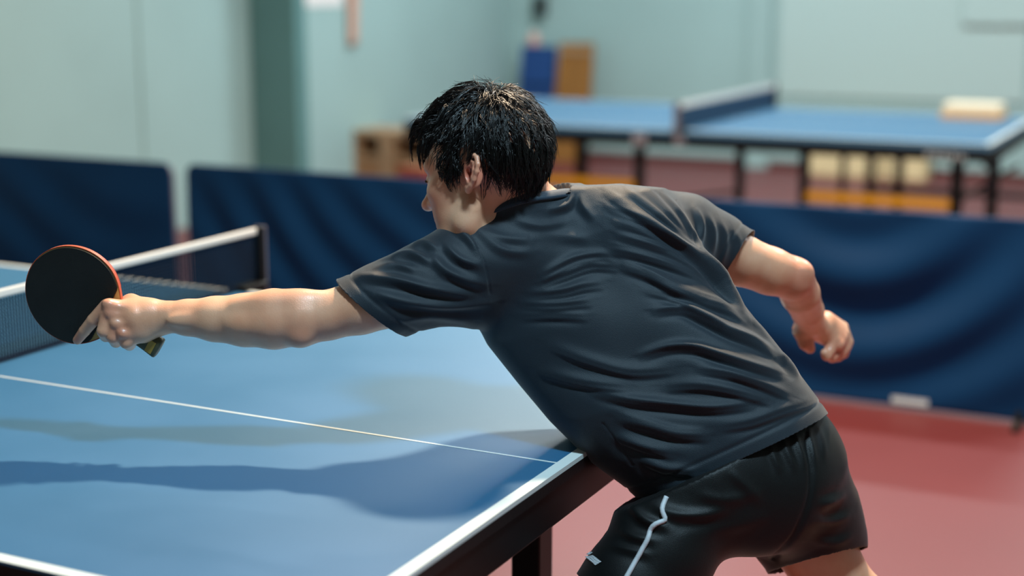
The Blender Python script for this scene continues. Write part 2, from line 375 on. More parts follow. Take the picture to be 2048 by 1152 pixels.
# open wooden shelf unit standing by the left wall, open side towards the hall
yf = 7.36
sx0 = on_plane(706, 300, 1, yf)[0]; sx1 = on_plane(858, 300, 1, yf)[0]; zt = on_plane(760, 262, 1, yf)[2]; yb = yf+.38
zs = on_plane(760, 313, 1, yf)[2]; dv0 = on_plane(757, 300, 1, yf)[0]; dv1 = on_plane(786, 300, 1, yf)[0]
e = empty('shelf_unit', ((sx0+sx1)/2, yf+.2, 0), 'low pale wood shelf unit by the left wall behind the middle barrier', 'cabinet')
def sbox(n, lo, hi, m): return MB().box(lo, hi, .004).build(n, m, e)
sbox('top', (sx0, yf, zt-.045), (sx1, yb, zt), M['wood'])
sbox('bottom', (sx0, yf, .02), (sx1, yb, .06), M['wood'])
sbox('back', (sx0+.01, yb-.012, .06), (sx1-.01, yb, zt-.045), M['wood_dark'])
sbox('side_panel', (sx0, yf, .06), (sx0+.03, yb-.012, zt-.045), M['wood'])
sbox('side_panel', (sx1-.03, yf, .06), (sx1, yb-.012, zt-.045), M['wood'])
sbox('divider', (dv0, yf, .06), ((dv0+dv1)/2-.001, yb-.012, zt-.045), M['wood'])
sbox('divider', ((dv0+dv1)/2+.001, yf, .06), (dv1, yb-.012, zt-.045), M['wood'])
for p_, q_ in ((sx0+.03, dv0), (dv1, sx1-.03)):
    sbox('shelf', (p_, yf+.01, zs-.025), (q_, yb-.012, zs), M['wood'])
    sbox('drawer_front', (p_+.004, yf+.02, .065), (q_-.004, yf+.038, zs-.03), M['wood_brown'])
e = empty('carton', (sx1-.15, yf-.25, 0), 'red brown carton on the floor in front of the right half of the shelf unit', 'box')
c0 = on_plane(795, 340, 1, yf-.3)[0]; c1 = on_plane(850, 340, 1, yf-.3)[0]; cz = on_plane(820, 336, 1, yf-.3)[2]
MB().box((c0, yf-.3, 0), (c1, yf-.06, cz), .006).build('case', M['red_box'], e)
MB().box((c0+.001, yf-.2, cz), (c1-.001, yf-.16, cz+.002)).build('packing_tape', M['cream'], e)

# cream cartons along the back wall, seen under the far table
names = ['cream carton by the back wall, left of the three under the far table', 'cream carton by the back wall, middle of the three under the far table', 'tan cream carton by the back wall, right of the three under the far table']
for k, (u0, u1, vt) in enumerate(((1618, 1682, 303), (1692, 1764, 305), (1772, 1852, 309))):
    yy = 9.80
    a = on_plane(u0, 320, 1, yy)[0]; b = on_plane(u1, 320, 1, yy)[0]; zt = max(.12, on_plane(u0, vt, 1, yy)[2])
    e = empty('carton', ((a+b)/2, yy+.15, 0), names[k], 'box', 'cream cartons at the back wall')
    MB().box((a, yy, 0), (b, yy+.22, zt), .008).build('case', M['cream'], e)
    MB().box((a+.002, yy+.12, zt), (b-.002, yy+.16, zt+.0015)).build('packing_tape', M['orange_wood'], e)

# papers and cloth on the left wall
def on_left(u, v, off=0.): return on_plane(u, v, 0, X0+off)
p0 = on_left(602, 13, .03); p1 = on_left(692, 13, .03)
tag(MB().box((X0+.001, p0[1], p0[2]), (X0+.006, p1[1], p0[2]+.55)).build('notice_paper', M['paper']), 'white notice paper on the left wall right of the pillar, cut by the picture edge', 'paper')
q0 = on_left(700, 92, .03); q1 = on_left(719, 92, .03)
e = empty('hanging_cloth', (X0, (q0[1]+q1[1])/2, q0[2]), 'narrow pale pink cloth strip hanging on the left wall', 'cloth')
V = []; F = []
for j in range(13):
    for i in range(7):
        yy = q0[1] + (q1[1]-q0[1])*(i/6)*(.85+.15*j/12); V.append((X0+.02+.012*math.sin(i*2.1+j*.2), yy, q0[2]+.62*j/12))
for j in range(12):
    for i in range(6): F.append((j*7+i, j*7+i+1, j*7+8+i, j*7+7+i))
st = MB().add(V, F).build('strip', M['pink_cloth'], e, smooth=True)
sm = st.modifiers.new('thick', 'SOLIDIFY'); sm.thickness = .006
MB().tube([(X0+.0, (q0[1]+q1[1])/2, q0[2]+.62), (X0+.05, (q0[1]+q1[1])/2, q0[2]+.635)], .008, 8).build('hook', M['chrome'], e)
# ------------------------------------------------------------------ sculpting: smooth-blended solids meshed by surface nets
class Solid:
    def __init__(s): s.pr = []            # (function, blend radius, op, centre, bounding radius)
    def _a(s, f, k, op): s.pr.append((f, k, op)); return s
    def cone(s, a, b, ra, rb, k=.01, op='u'):
        a = np.array(a, float); b = np.array(b, float); ba = b-a; L2 = max(ba @ ba, 1e-12)
        def f(p):
            q = p-a; t = np.clip((q @ ba)/L2, 0, 1); d = q - t[:, None]*ba
            return np.sqrt((d*d).sum(1)) - (ra+(rb-ra)*t)
        return s._a(f, k, op)
    def chain(s, pts, rs, k=.006, op='u', k0=None):
        for i in range(len(pts)-1):
            s.cone(pts[i], pts[i+1], rs[i], rs[i+1], (k0 if (i == 0 and k0 is not None) else k), op)
        return s
    def ell(s, c, axes, r, k=.01, op='u'):
        c = np.array(c, float); A = np.array(axes, float); r = np.array(r, float)
        def f(p):
            q = (p-c) @ A.T; kk = np.sqrt(((q/r)**2).sum(1)) + 1e-9; g = np.sqrt(((q/r**2)**2).sum(1)) + 1e-9
            return kk*(kk-1)/g
        return s._a(f, k, op)
    def func(s, f, k=.01, op='u'): return s._a(f, k, op)
    def ev(s, p, idx=None):
        d = np.full(len(p), 10.0)
        for i in (range(len(s.pr)) if idx is None else idx):
            f, k, op = s.pr[i]; e = f(p)
            if op == 'u':
                h = np.maximum(k-np.abs(d-e), 0)/k; d = np.minimum(d, e) - h*h*k*.25
            elif op == 's':
                e = -e; h = np.maximum(k-np.abs(d-e), 0)/k; d = np.maximum(d, e) + h*h*k*.25
            elif op == 'i':                # keep inside
                d = np.maximum(d, e)
            elif op == 'g':                # engrave: shallow groove, k = depth
                d = d + k*np.clip(-e/.004, 0, 1)**.7
        return d
    def mesh(s, lo, hi, h, B=16):
        lo = np.array(lo, float); hi = np.array(hi, float); nb = np.ceil((hi-lo)/(h*B)).astype(int)
        g = np.stack(np.meshgrid(*[np.arange(n) for n in nb], indexing='ij'), -1).reshape(-1, 3)
        cen = lo + (g+.5)*h*B; R = h*B*.5*math.sqrt(3)
        E = np.stack([f(cen) for f, k, op in s.pr], 1)
        d = s.ev(cen); act = np.abs(d) < R*1.35
        g = g[act]; E = E[act]; d = d[act]
        n1 = B+1
        off = np.stack(np.meshgrid(*[np.arange(n1)]*3, indexing='ij'), -1).reshape(-1, 3)*h
        NX, NY, NZ = (nb*B+2).tolist()
        keys = []; verts = []; quads = []
        cor = [(i, j, k) for i in (0, 1) for j in (0, 1) for k in (0, 1)]
        edges = [(a, b) for a in range(8) for b in range(a+1, 8) if sum(abs(x-y) for x, y in zip(cor[a], cor[b])) == 1]
        for bi in range(len(g)):
            ks = [i for i in range(len(s.pr)) if s.pr[i][2] == 'i' or (abs(E[bi, i]) < R*1.6+.012 if s.pr[i][2] == 's' else E[bi, i] < R*2.4+s.pr[i][1])]
            if not ks: continue
            o = lo + g[bi]*h*B
            D = s.ev(o+off, ks).reshape(n1, n1, n1)
            if D.min() > 0 or D.max() < 0: continue
            cs = [D[i:B+i, j:B+j, k:B+k] for i, j, k in cor]
            neg = sum((c < 0).astype(np.int8) for c in cs)
            m = (neg > 0) & (neg < 8)
            if m.any():
                ix = np.argwhere(m); c8 = np.stack([c[m] for c in cs], 1)
                acc = np.zeros((len(ix), 3)); cnt = np.zeros(len(ix))
                for a, b in edges:
                    da, db = c8[:, a], c8[:, b]; x = (da < 0) != (db < 0)
                    t = np.where(x, da/np.where(x, da-db, 1), 0)
                    pa = np.array(cor[a], float); pb = np.array(cor[b], float)
                    acc += np.where(x[:, None], pa + t[:, None]*(pb-pa), 0); cnt += x
                gi = ix + g[bi]*B
                verts.append(lo + (gi + acc/cnt[:, None])*h); keys.append(gi[:, 0] + NX*(gi[:, 1] + NY*gi[:, 2]))
            for ax in range(3):
                sl0 = [slice(0, B)]*3; sl1 = [slice(0, B)]*3; sl1[ax] = slice(1, B+1)
                a = D[tuple(sl0)]; b = D[tuple(sl1)]; x = (a < 0) != (b < 0)
                if not x.any(): continue
                ix = np.argwhere(x) + g[bi]*B; flip = (a[x] < 0)
                u = np.zeros(3, int); v = np.zeros(3, int); u[(ax+1) % 3] = 1; v[(ax+2) % 3] = 1
                q = [ix, ix-u, ix-u-v, ix-v]
                kq = np.stack([w_[:, 0] + NX*(w_[:, 1] + NY*w_[:, 2]) for w_ in q], 1)
                kq[~flip] = kq[~flip][:, ::-1]; quads.append(kq)
        keys = np.concatenate(keys); verts = np.concatenate(verts); quads = np.concatenate(quads)
        o = np.argsort(keys); keys = keys[o]; verts = verts[o]
        p = np.searchsorted(keys, quads); p = np.clip(p, 0, len(keys)-1); ok = (keys[p] == quads).all(1)
        return verts, p[ok]

def vnormals(V, F):
    n = np.zeros_like(V); a = np.cross(V[F[:, 2]]-V[F[:, 0]], V[F[:, 3]]-V[F[:, 1]])
    for i in range(4): np.add.at(n, F[:, i], a)
    return n/np.maximum(np.linalg.norm(n, axis=1), 1e-12)[:, None]
def relax(V, F, it=2, lam=.5):
    E_ = np.concatenate([F[:, [0, 1]], F[:, [1, 2]], F[:, [2, 3]], F[:, [3, 0]]]); E_ = np.concatenate([E_, E_[:, ::-1]])
    deg = np.bincount(E_[:, 0], minlength=len(V))[:, None].clip(1)
    for _ in range(it):
        s_ = np.zeros_like(V)
        for c in range(3): s_[:, c] = np.bincount(E_[:, 0], weights=V[E_[:, 1], c], minlength=len(V))
        V = V + lam*(s_/deg - V)
    return V
def cut(V, F, planes):
    "drop faces beyond planes (point, outward normal, optional centre & reach); vertices next to the cut slide onto it"
    V = V.copy(); keep = np.ones(len(V), bool); side = []
    for pl in planes:
        p0, n = np.array(pl[0]), np.array(pl[1])/np.linalg.norm(pl[1])
        s_ = (V-p0) @ n
        near = np.ones(len(V), bool) if len(pl) < 4 else np.linalg.norm(V-np.array(pl[2]), axis=1) < pl[3]
        keep &= ~((s_ > 0) & near); side.append((p0, n, near))
    mk = keep[F]; full = mk.all(1); part = mk.any(1) & ~full
    vb = np.unique(F[part]); vb = vb[~keep[vb]]
    for p0, n, near in side:                                         # slide outside vertices of partial faces onto the plane
        s_ = (V[vb]-p0) @ n; mv = (s_ > 0) & near[vb]
        V[vb[mv]] -= s_[mv][:, None]*n
    F = F[full | part]
    used = np.unique(F); mp = -np.ones(len(V), int); mp[used] = np.arange(len(used))
    return V[used], mp[F]
def to_mesh(name, V, F, m, parent, smooth=True):
    me = bpy.data.meshes.new(name); nf = len(F)
    me.vertices.add(len(V)); me.vertices.foreach_set('co', np.asarray(V, np.float32).ravel())
    me.loops.add(nf*4); me.loops.foreach_set('vertex_index', np.asarray(F, np.int32).ravel())
    me.polygons.add(nf); me.polygons.foreach_set('loop_start', np.arange(0, nf*4, 4, dtype=np.int32))
    me.update(calc_edges=True); me.validate()
    return link(name, me, m, parent, smooth)
def px(n, d): return n*d/FPX                                         # pixels at depth d in metres
# ------------------------------------------------------------------ the player
M['skin'] = mat('skin', (243, 188, 152), .42, .5, rgb2=(229, 160, 124), var_scale=14, bump=.13, bump_scale=420, sss=.12, coat=.35, coat_rough=.22)
nt = M['skin'].node_tree; bs = nt.nodes['Principled BSDF']; src = bs.inputs['Base Color'].links[0].from_socket
an = nt.nodes.new('ShaderNodeAttribute'); an.attribute_name = 'flush'; mx = nt.nodes.new('ShaderNodeMix'); mx.data_type = 'RGBA'
nt.links.new(an.outputs['Fac'], mx.inputs[0]); nt.links.new(src, mx.inputs[6]); mx.inputs[7].default_value = (*lin((206, 104, 84)), 1)
nt.links.new(mx.outputs[2], bs.inputs['Base Color'])
M['hair'] = mat('hair_black_wet', (14, 11, 10), .34, .5)
M['shirt'] = mat('shirt_dark_slate', (19, 33, 43), .58, .40, var=.10, var_scale=5, bump=.3, bump_scale=900, sheen=.28)
M['collar'] = mat('collar_rib_slate', (34, 54, 70), .6, .4, bump=.3, bump_scale=900, sheen=.2)
M['shorts'] = mat('shorts_black', (8, 11, 12), .48, .35, bump=.25, bump_scale=900, sheen=.04)
M['piping'] = mat('piping_white', (206, 210, 214), .5)
M['eye'] = mat('eye_white', (190, 180, 172), .25)
M['brow'] = mat('brow_hair', (30, 23, 20), .6)
M['shoe'] = mat('shoe_white', (205, 208, 210), .5)
M['sole'] = mat('shoe_sole', (150, 70, 40), .7)
PR = empty('person', (.30, .25, 0), 'player seen from behind in dark shirt and black shorts, lunging over the front table', 'person')

# head frame: origin between the ears; F forward, L to the player's left, U up
HS = 1.06
yw, pt, rl = math.radians(30), math.radians(8), math.radians(0)
camR, camU, camF = RT, UP, FW
hF = -math.cos(yw)*camR + math.sin(yw)*camF
hL = -math.sin(yw)*camR - math.cos(yw)*camF
hU = camU.copy()
hF, hU = math.cos(pt)*hF - math.sin(pt)*hU, math.cos(pt)*hU + math.sin(pt)*hF
hL, hU = math.cos(rl)*hL + math.sin(rl)*hU, math.cos(rl)*hU - math.sin(rl)*hL
ear_w = at(938, 352, 2.375)
HO = ear_w - HS*(-.008*hF + .076*hL + .0*hU)
HAX = np.stack([hF, hL, hU])
def hd(x, y, z): return HO + HS*(x*hF + y*hL + z*hU)
def hmix(S, pts, rs, k=.006, op='u'): return S.chain([hd(*p) for p in pts], [r*HS for r in rs], k, op)

def limb(S, rows, k=.006, k0=.03):
    P_ = [at(u, v, d) for u, v, d, r in rows]; R_ = [px(r, d) for u, v, d, r in rows]
    S.chain(P_, R_, k, 'u', k0)
nk0 = at(1085, 465, 2.53); nk1 = at(1000, 345, 2.46)
# the shirt as a solid (meshed further down)
T = Solid()
rows = [((1300, 1030), (1690, 890), 2.50, .128), ((1250, 985), (1667, 838), 2.50, .126), ((1185, 935), (1632, 787), 2.50, .124), ((1098, 838), (1572, 716), 2.50, .120),
        ((1036, 765), (1510, 640), 2.51, .115), ((975, 690), (1448, 560), 2.52, .113), ((935, 610), (1398, 490), 2.53, .110),
        ((925, 535), (1368, 425), 2.53, .100), ((950, 465), (1330, 392), 2.525, .080), ((985, 425), (1240, 378), 2.515, .058), ((1020, 405), (1160, 378), 2.50, .045)]
TL = np.array([at(a[0], a[1], d) for a, b, d, t in rows]); TR = np.array([at(b[0], b[1], d) for a, b, d, t in rows])
TC = (TL+TR)/2; TA = np.linalg.norm(TR-TL, axis=1)/2; TB = np.array([t for *_, t in rows])
ax_ = np.cross((TR-TL).sum(0), -FW); ax_ /= np.linalg.norm(ax_); ax_ *= np.sign(ax_[2]); tt = (TC-TC[0]) @ ax_
TX = (TR-TL)/np.linalg.norm(TR-TL, axis=1)[:, None]
def torso(p):
    t = np.clip((p-TC[0]) @ ax_, tt[0], tt[-1])
    I = lambda y: np.interp(t, tt, y)
    c = np.stack([I(TC[:, i]) for i in range(3)], 1); X = np.stack([I(TX[:, i]) for i in range(3)], 1); X /= np.linalg.norm(X, axis=1)[:, None]
    Yv = np.cross(X, np.broadcast_to(ax_, X.shape)); Yv /= np.linalg.norm(Yv, axis=1)[:, None]
    q = p-c; x = (q*X).sum(1); y = (q*Yv).sum(1); z = q @ ax_ - 0
    a = I(TA); b = I(TB); e = 2.35
    k = (np.abs(x/a)**e + np.abs(y/b)**e)**(1/e) + 1e-9
    d = (k-1)*np.minimum(a, b)*np.where(k < 1, 1, 1.0)
    ov = np.maximum(np.abs((p-TC[0]) @ ax_ - (tt[0]+tt[-1])/2) - (tt[-1]-tt[0])/2, 0)
    return np.where(ov > 0, np.sqrt(np.maximum(d, 0)**2 + ov**2) + np.minimum(d, 0)*0, d)
T.func(torso, .01)
def tl(rows, k=.03, k0=.04): limb(T, rows, k, k0)
tl([(1010, 500, 2.49, 88), (930, 535, 2.455, 86), (850, 568, 2.43, 76), (775, 598, 2.412, 70), (700, 622, 2.402, 69)], .03, .06)   # left sleeve
tl([(935, 590, 2.46, 66), (866, 603, 2.435, 45), (806, 644, 2.42, 29)], .01, .02)
tl([(1300, 450, 2.55, 70), (1370, 462, 2.575, 68), (1430, 490, 2.61, 60), (1500, 527, 2.645, 55), (1530, 543, 2.655, 54)], .03, .02)  # right sleeve
tl([(1060, 428, 2.50, 60), (1150, 434, 2.52, 52)], .03, .04)                       # collar roll
T.cone(nk0, nk1, .068, .067, .03)
def plane_px(a, b, d, out_px, tilt=0., centre=None, reach=None):
    A = at(a[0], a[1], d); B_ = at(b[0], b[1], d); e1 = B_-A; e1 /= np.linalg.norm(e1)
    view = (A+B_)/2-CAM; view /= np.linalg.norm(view); n = np.cross(e1, view); n /= np.linalg.norm(n)
    o = at(out_px[0], out_px[1], d) - A
    if n @ o < 0: n = -n
    n = n*math.cos(tilt) + view*math.sin(tilt); n /= np.linalg.norm(n)
    pl = [A, n]
    if centre is not None: pl += [at(*centre), reach]
    return tuple(pl)
hemT = plane_px((1330, 985), (1665, 836), 2.40, (1500, 1100), .10)
hemL = plane_px((682, 562), (800, 664), 2.41, (600, 650), .16, (740, 620, 2.41), .22)
hemR = plane_px((1503, 473), (1452, 566), 2.64, (1600, 560), -.10, (1510, 530, 2.65), .16)
nkP = plane_px((985, 428), (1102, 393), 2.44, (1010, 300), .30, (1015, 350, 2.47), .105)
def under_cloth(gap, planes, edge=.012, low=None):
    def f(p):
        m = np.ones(len(p), bool)
        for pl in planes: m &= ((p-pl[0]) @ pl[1]) < -((edge if low is None else low) if len(pl) < 4 else edge*.6)
        r = np.full(len(p), -1.0)
        q = np.full(len(p), 9.)
        for a_, b_ in ((at(1475, 517, 2.64), at(1540, 542, 2.67)), (at(1540, 542, 2.67), at(1583, 556, 2.69)), (at(1583, 556, 2.69), at(1622, 644, 2.84)), (at(1622, 644, 2.84), at(1690, 690, 2.9))):
            t = np.clip(((p-a_) @ (b_-a_))/((b_-a_) @ (b_-a_)), 0, 1); q = np.minimum(q, np.linalg.norm(p-a_-t[:, None]*(b_-a_), axis=1))
        m &= (q > .10) | (((p-hemR[0]) @ hemR[1]) < -edge*2.4)
        m &= np.linalg.norm(p-hd(.030, 0, -.035), axis=1) > .125
        if m.any(): r[m] = T.ev(p[m]) + gap
        return r
    return f
S = Solid()
# trunk and neck under the shirt
S.cone(at(1450, 900, 2.51), at(1330, 720, 2.50), .095, .10, .05).cone(at(1330, 720, 2.50), at(1190, 540, 2.52), .105, .105, .05)
S.cone(at(1090, 520, 2.49), at(1290, 480, 2.55), .07, .065, .05)
S.cone(nk0, nk1, .059, .055, .03)
S.cone(at(1130, 470, 2.51), nk0, .06, .06, .04)
S.cone(at(960, 425, 2.49), at(1030, 450, 2.52), .03, .04, .03)
# head
def he(c, r, k=.012, op='u'): S.ell(hd(*c), HAX, np.array(r)*HS, k, op)
he((-.006, 0, .048), (.096, .076, .084), .02)
he((.030, 0, .015), (.066, .068, .090), .02)
he((.045, 0, -.035), (.050, .056, .060), .025)
for s_ in (1, -1):
    hmix(S, [(.010, s_*.056, -.045), (.022, s_*.052, -.066), (.074, s_*.016, -.092)], [.016, .017, .016], .022)
    he((.060, s_*.046, -.010), (.026, .022, .024), .018)
    he((.052, s_*.036, -.048), (.03, .022, .03), .02)
    hmix(S, [(.074, s_*.050, .032), (.091, s_*.022, .036)], [.012, .012], .014)
    he((.102, s_*.033, .013), (.018, .019, .0125), .012, 's')
    he((.0815, s_*.032, .012), (.0135, .0155, .0135), .005)                       # lids
    he((.0965, s_*.033, .0095), (.006, .013, .0022), .003, 's')                   # lid slit
    hmix(S, [(.104, s_*.010, -.021), (.098, s_*.014, -.023)], [.0080, .0072], .005)  # wing of the nose
    he((.104, s_*.0072, -.0315), (.006, .0036, .005), .003, 's')                  # nostril
he((.083, 0, -.093), (.016, .018, .015), .014)                                    # chin
he((.080, 0, -.050), (.022, .026, .026), .014)
hmix(S, [(.092, 0, .030), (.102, 0, .008), (.117, 0, -.016)], [.0075, .0085, .0100], .012)
he((.1205, 0, -.020), (.0100, .0110, .0095), .006)
hmix(S, [(.098, 0, -.046), (.095, .012, -.0475), (.086, .024, -.053)], [.0068, .0062, .0035], .005)
hmix(S, [(.098, 0, -.046), (.095, -.012, -.0475), (.086, -.024, -.053)], [.0068, .0062, .0035], .005)
hmix(S, [(.0965, 0, -.0600), (.093, .011, -.0590), (.085, .023, -.054)], [.0072, .0065, .0035], .005)
hmix(S, [(.0965, 0, -.0600), (.093, -.011, -.0590), (.085, -.023, -.054)], [.0072, .0065, .0035], .005)
# ears: back plate, rim, inner fold, lobe, hollow
def ear(s_):
    def ep(x, z, y): return hd(-.008 + .80*(x*.94-z*.34), s_*(.073 + y*.85), .80*(x*.34+z*.94)+.003)      # x forward, z up from ear hole
    flare = lambda x: .010*max(0, (-x)/.02)
    S.ell(ep(-.012, .006, .008), np.stack([hF*.95+s_*hL*.32, s_*hL*.95-hF*.32, hU]), np.array((.0185, .0075, .031))*HS*.82, .004)
    rim = [(.004, .010), (.006, .022), (.001, .033), (-.010, .0375), (-.021, .034), (-.0285, .022), (-.0295, .008), (-.026, -.008), (-.019, -.020), (-.011, -.027)]
    S.chain([ep(x, z, .005+flare(x)+.003) for x, z in rim], [.0036*HS*.82, .004*HS*.82, .0042*HS*.82, .0044*HS*.82, .0044*HS*.82, .0044*HS*.82, .0042*HS*.82, .004*HS*.82, .0044*HS*.82, .005*HS*.82], .003)
    inner = [(-.006, .026), (-.017, .022), (-.0195, .010), (-.018, -.004), (-.011, -.014)]
    S.chain([ep(x, z, .009+flare(x)) for x, z in inner], [.003*HS*.82, .0035*HS*.82, .0036*HS*.82, .0036*HS*.82, .0034*HS*.82], .004)
    S.ell(ep(-.007, -.027, .007), HAX, np.array((.0085, .0055, .0105))*HS*.82, .006)
    S.ell(ep(.002, -.006, .004), HAX, np.array((.006, .006, .0075))*HS*.82, .004)
    S.ell(ep(-.008, .000, .014), HAX, np.array((.0085, .009, .013))*HS*.82, .004, 's')
ear(1); ear(-1)

# left arm: shoulder, elbow, wrist (pixel u, v, depth, half-width in pixels)
limb(S, [(985, 500, 2.47, 70), (900, 545, 2.44, 68), (800, 592, 2.41, 60), (720, 614, 2.40, 54), (655, 631, 2.40, 49)], .008)
limb(S, [(655, 631, 2.40, 49), (602, 636, 2.40, 56), (548, 638, 2.405, 60), (490, 640, 2.41, 53), (430, 638, 2.415, 45), (375, 635, 2.42, 36), (332, 633, 2.42, 29.5)], .006, .006)
def lump(S, u, v, d, ru, rv, rd, ang=0, k=.012, op='u'):
    a = math.radians(ang); ax = np.stack([RT*math.cos(a)-UP*math.sin(a), -RT*math.sin(a)-UP*math.cos(a), FW])
    S.ell(at(u, v, d), ax, (px(ru, d), px(rv, d), px(rd, d)), k, op)
lump(S, 565, 604, 2.382, 100, 24, 22, -4, .012)          # long muscle on top of the forearm
lump(S, 545, 650, 2.376, 90, 22, 18, 3, .012)
lump(S, 600, 675, 2.378, 20, 16, 18, 0, .018)          # elbow point
lump(S, 735, 590, 2.39, 90, 28, 28, -24, .012)
lump(S, 362, 640, 2.392, 26, 10, 8, -4, .012)          # wrist bone
# left hand
HDp = 2.42
limb(S, [(335, 632, 2.42, 29.5), (300, 634, 2.42, 33), (272, 636, 2.415, 35)], .006, .006)
def fing(S, rows, k=.0015, k0=.003): limb(S, rows, k, k0)
for (u0, v0, u1, v1, r0, r1) in ((318, 624, 222, 612, 17, 15), (318, 630, 224, 630, 17, 14.5), (318, 638, 233, 650, 17, 13.5), (318, 643, 246, 668, 17, 12.5)):
    limb(S, [(u0, v0, 2.420, r0), (u1, v1, 2.402, r1)], .008, .009)       # palm bones to the knuckles
for (u, v, r) in ((217, 609, 14), (220, 628, 13), (231, 648, 12), (245, 668, 11)):
    lump(S, u, v, 2.3925, r*.9, r*.72, r*.75, 20, .009)
for (u0, v0, u1, v1) in ((228, 613, 300, 622), (232, 630, 300, 630), (242, 648, 298, 638)):
    limb(S, [(u0, v0, 2.394, 3.5), (u1, v1, 2.408, 2.5)], .008, .008)     # tendons
fing(S, [(214, 612, 2.404, 15), (187, 640, 2.414, 13), (169, 662, 2.428, 11.5), (155, 680, 2.441, 9.5)])      # index finger lying on the rubber
fing(S, [(215, 630, 2.401, 14.5), (207, 662, 2.400, 13.5), (212, 671, 2.424, 13), (228, 664, 2.450, 11)])        # middle finger round the handle
fing(S, [(229, 650, 2.401, 14), (226, 674, 2.402, 13), (232, 683, 2.426, 12.5), (246, 674, 2.453, 10.5)])
fing(S, [(245, 667, 2.403, 13), (252, 685, 2.406, 12.5), (259, 690, 2.427, 11.5), (268, 682, 2.448, 9.5)])
limb(S, [(318, 648, 2.425, 20), (285, 662, 2.418, 21), (258, 668, 2.410, 15)], .01, .02)                      # heel of the hand, little-finger side
limb(S, [(300, 622, 2.42, 20), (262, 606, 2.432, 17), (228, 612, 2.462, 14), (205, 622, 2.468, 11)], .008, .016)  # thumb on the far side

# right arm
limb(S, [(1330, 450, 2.56, 66), (1400, 480, 2.60, 60), (1480, 520, 2.64, 51), (1540, 542, 2.67, 47), (1583, 556, 2.69, 43)], .008)
limb(S, [(1585, 556, 2.69, 42.5), (1600, 588, 2.74, 39), (1615, 622, 2.80, 32), (1622, 644, 2.84, 27.5)], .006, .006)
lump(S, 1606, 543, 2.672, 17, 17, 20, 40, .014)
# right hand, hanging curled with the back of the hand up
limb(S, [(1622, 643, 2.84, 27.5), (1640, 656, 2.87, 26), (1662, 668, 2.89, 22)], .006, .006)
rk = [((1652, 640), (1683, 655, 13)), ((1648, 650), (1684, 667, 13)), ((1645, 658), (1682, 680, 12.5)), ((1640, 662), (1676, 690, 12))]
for (a_, b_), dd in zip(rk, (2.925, 2.905, 2.888, 2.872)):
    limb(S, [(a_[0], a_[1], 2.88, 18), (b_[0], b_[1], dd, b_[2])], .012, .014)
fing(S, [(1684, 656, 2.926, 13), (1694, 684, 2.934, 12.5), (1686, 706, 2.925, 11.5), (1672, 714, 2.912, 10)])
fing(S, [(1686, 668, 2.906, 13), (1690, 694, 2.912, 12.5), (1676, 712, 2.900, 11.5), (1664, 716, 2.890, 10)])
fing(S, [(1680, 676, 2.888, 13), (1676, 700, 2.890, 12.5), (1664, 714, 2.880, 11), (1655, 712, 2.872, 9.5)])
fing(S, [(1668, 680, 2.872, 12.5), (1660, 700, 2.868, 12), (1653, 711, 2.862, 10.5), (1650, 706, 2.858, 9)])
limb(S, [(1615, 645, 2.845, 20), (1604, 662, 2.85, 17), (1612, 685, 2.855, 14), (1620, 697, 2.86, 10.5)], .008, .016)

# legs down to the ankles
hipL = at(1385, 985, 2.46); hipR = at(1545, 955, 2.56)
knL = np.array([.02, .10, .40]); anL = np.array([.16, .02, .075]); toL = np.array([-.06, .05, .03])
knR = at(1688, 1190, 2.62); anR = np.array([.90, .62, .10]); toR = np.array([.74, .62, .03])
S.cone(at(1440, 950, 2.51), at(1490, 965, 2.53), .092, .092, .05)
S.cone(hipL, knL, .082, .062, .04).cone(knL, knL*.55+anL*.45, .060, .056, .02).cone(knL*.55+anL*.45, anL, .056, .037, .02).cone(anL, toL, .04, .028, .03)
S.cone(hipR, knR, .084, .060, .04).cone(knR, knR*.6+anR*.4, .058, .056, .02).cone(knR*.6+anR*.4, anR, .056, .036, .02).cone(anR, toR, .04, .028, .03)
S.func(under_cloth(.016, [hemT, hemL, nkP], low=-.03), .01, 'i')
lo = np.array([-.95, -.40, -.02]); hi = np.array([1.0, .95, 1.45])
V, F = S.mesh(lo, hi, .0023)
V = relax(V, F, 1, .3)
body = to_mesh('body', V, F, M['skin'], PR)
# rosier skin on ears, cheeks, elbows, knuckles and fingers
fl = np.zeros(len(V))
for c_, r_, a_ in [(hd(-.016, .075, .004), .030, .9), (hd(-.016, -.075, .004), .030, .9), (hd(.062, .05, -.018), .030, .45), (hd(.062, -.05, -.018), .030, .45), (hd(.112, 0, -.018), .016, .5),
                   (hd(.097, 0, -.053), .020, .7), (at(598, 674, 2.37),   .034, .30), (at(600, 660, 2.38), .06, .25), (at(214, 622, 2.39), .022, .45), (at(240, 668, 2.39), .022, .45), (at(155, 680, 2.43), .014, .5),
                   (at(1600, 560, 2.66), .035, .5), (at(1670, 700, 2.89), .035, .8), (at(1618, 690, 2.85), .022, .6)]:
    fl = np.maximum(fl, a_*np.exp(-((V-c_)**2).sum(1)/r_**2))
at_ = body.data.attributes.new('flush', 'FLOAT', 'POINT'); at_.data.foreach_set('value', fl.astype(np.float32))

# ------------------------------------------------------------------ shirt
V, F = T.mesh([-.8, -.4, .55], [.7, .8, 1.35], .0026)

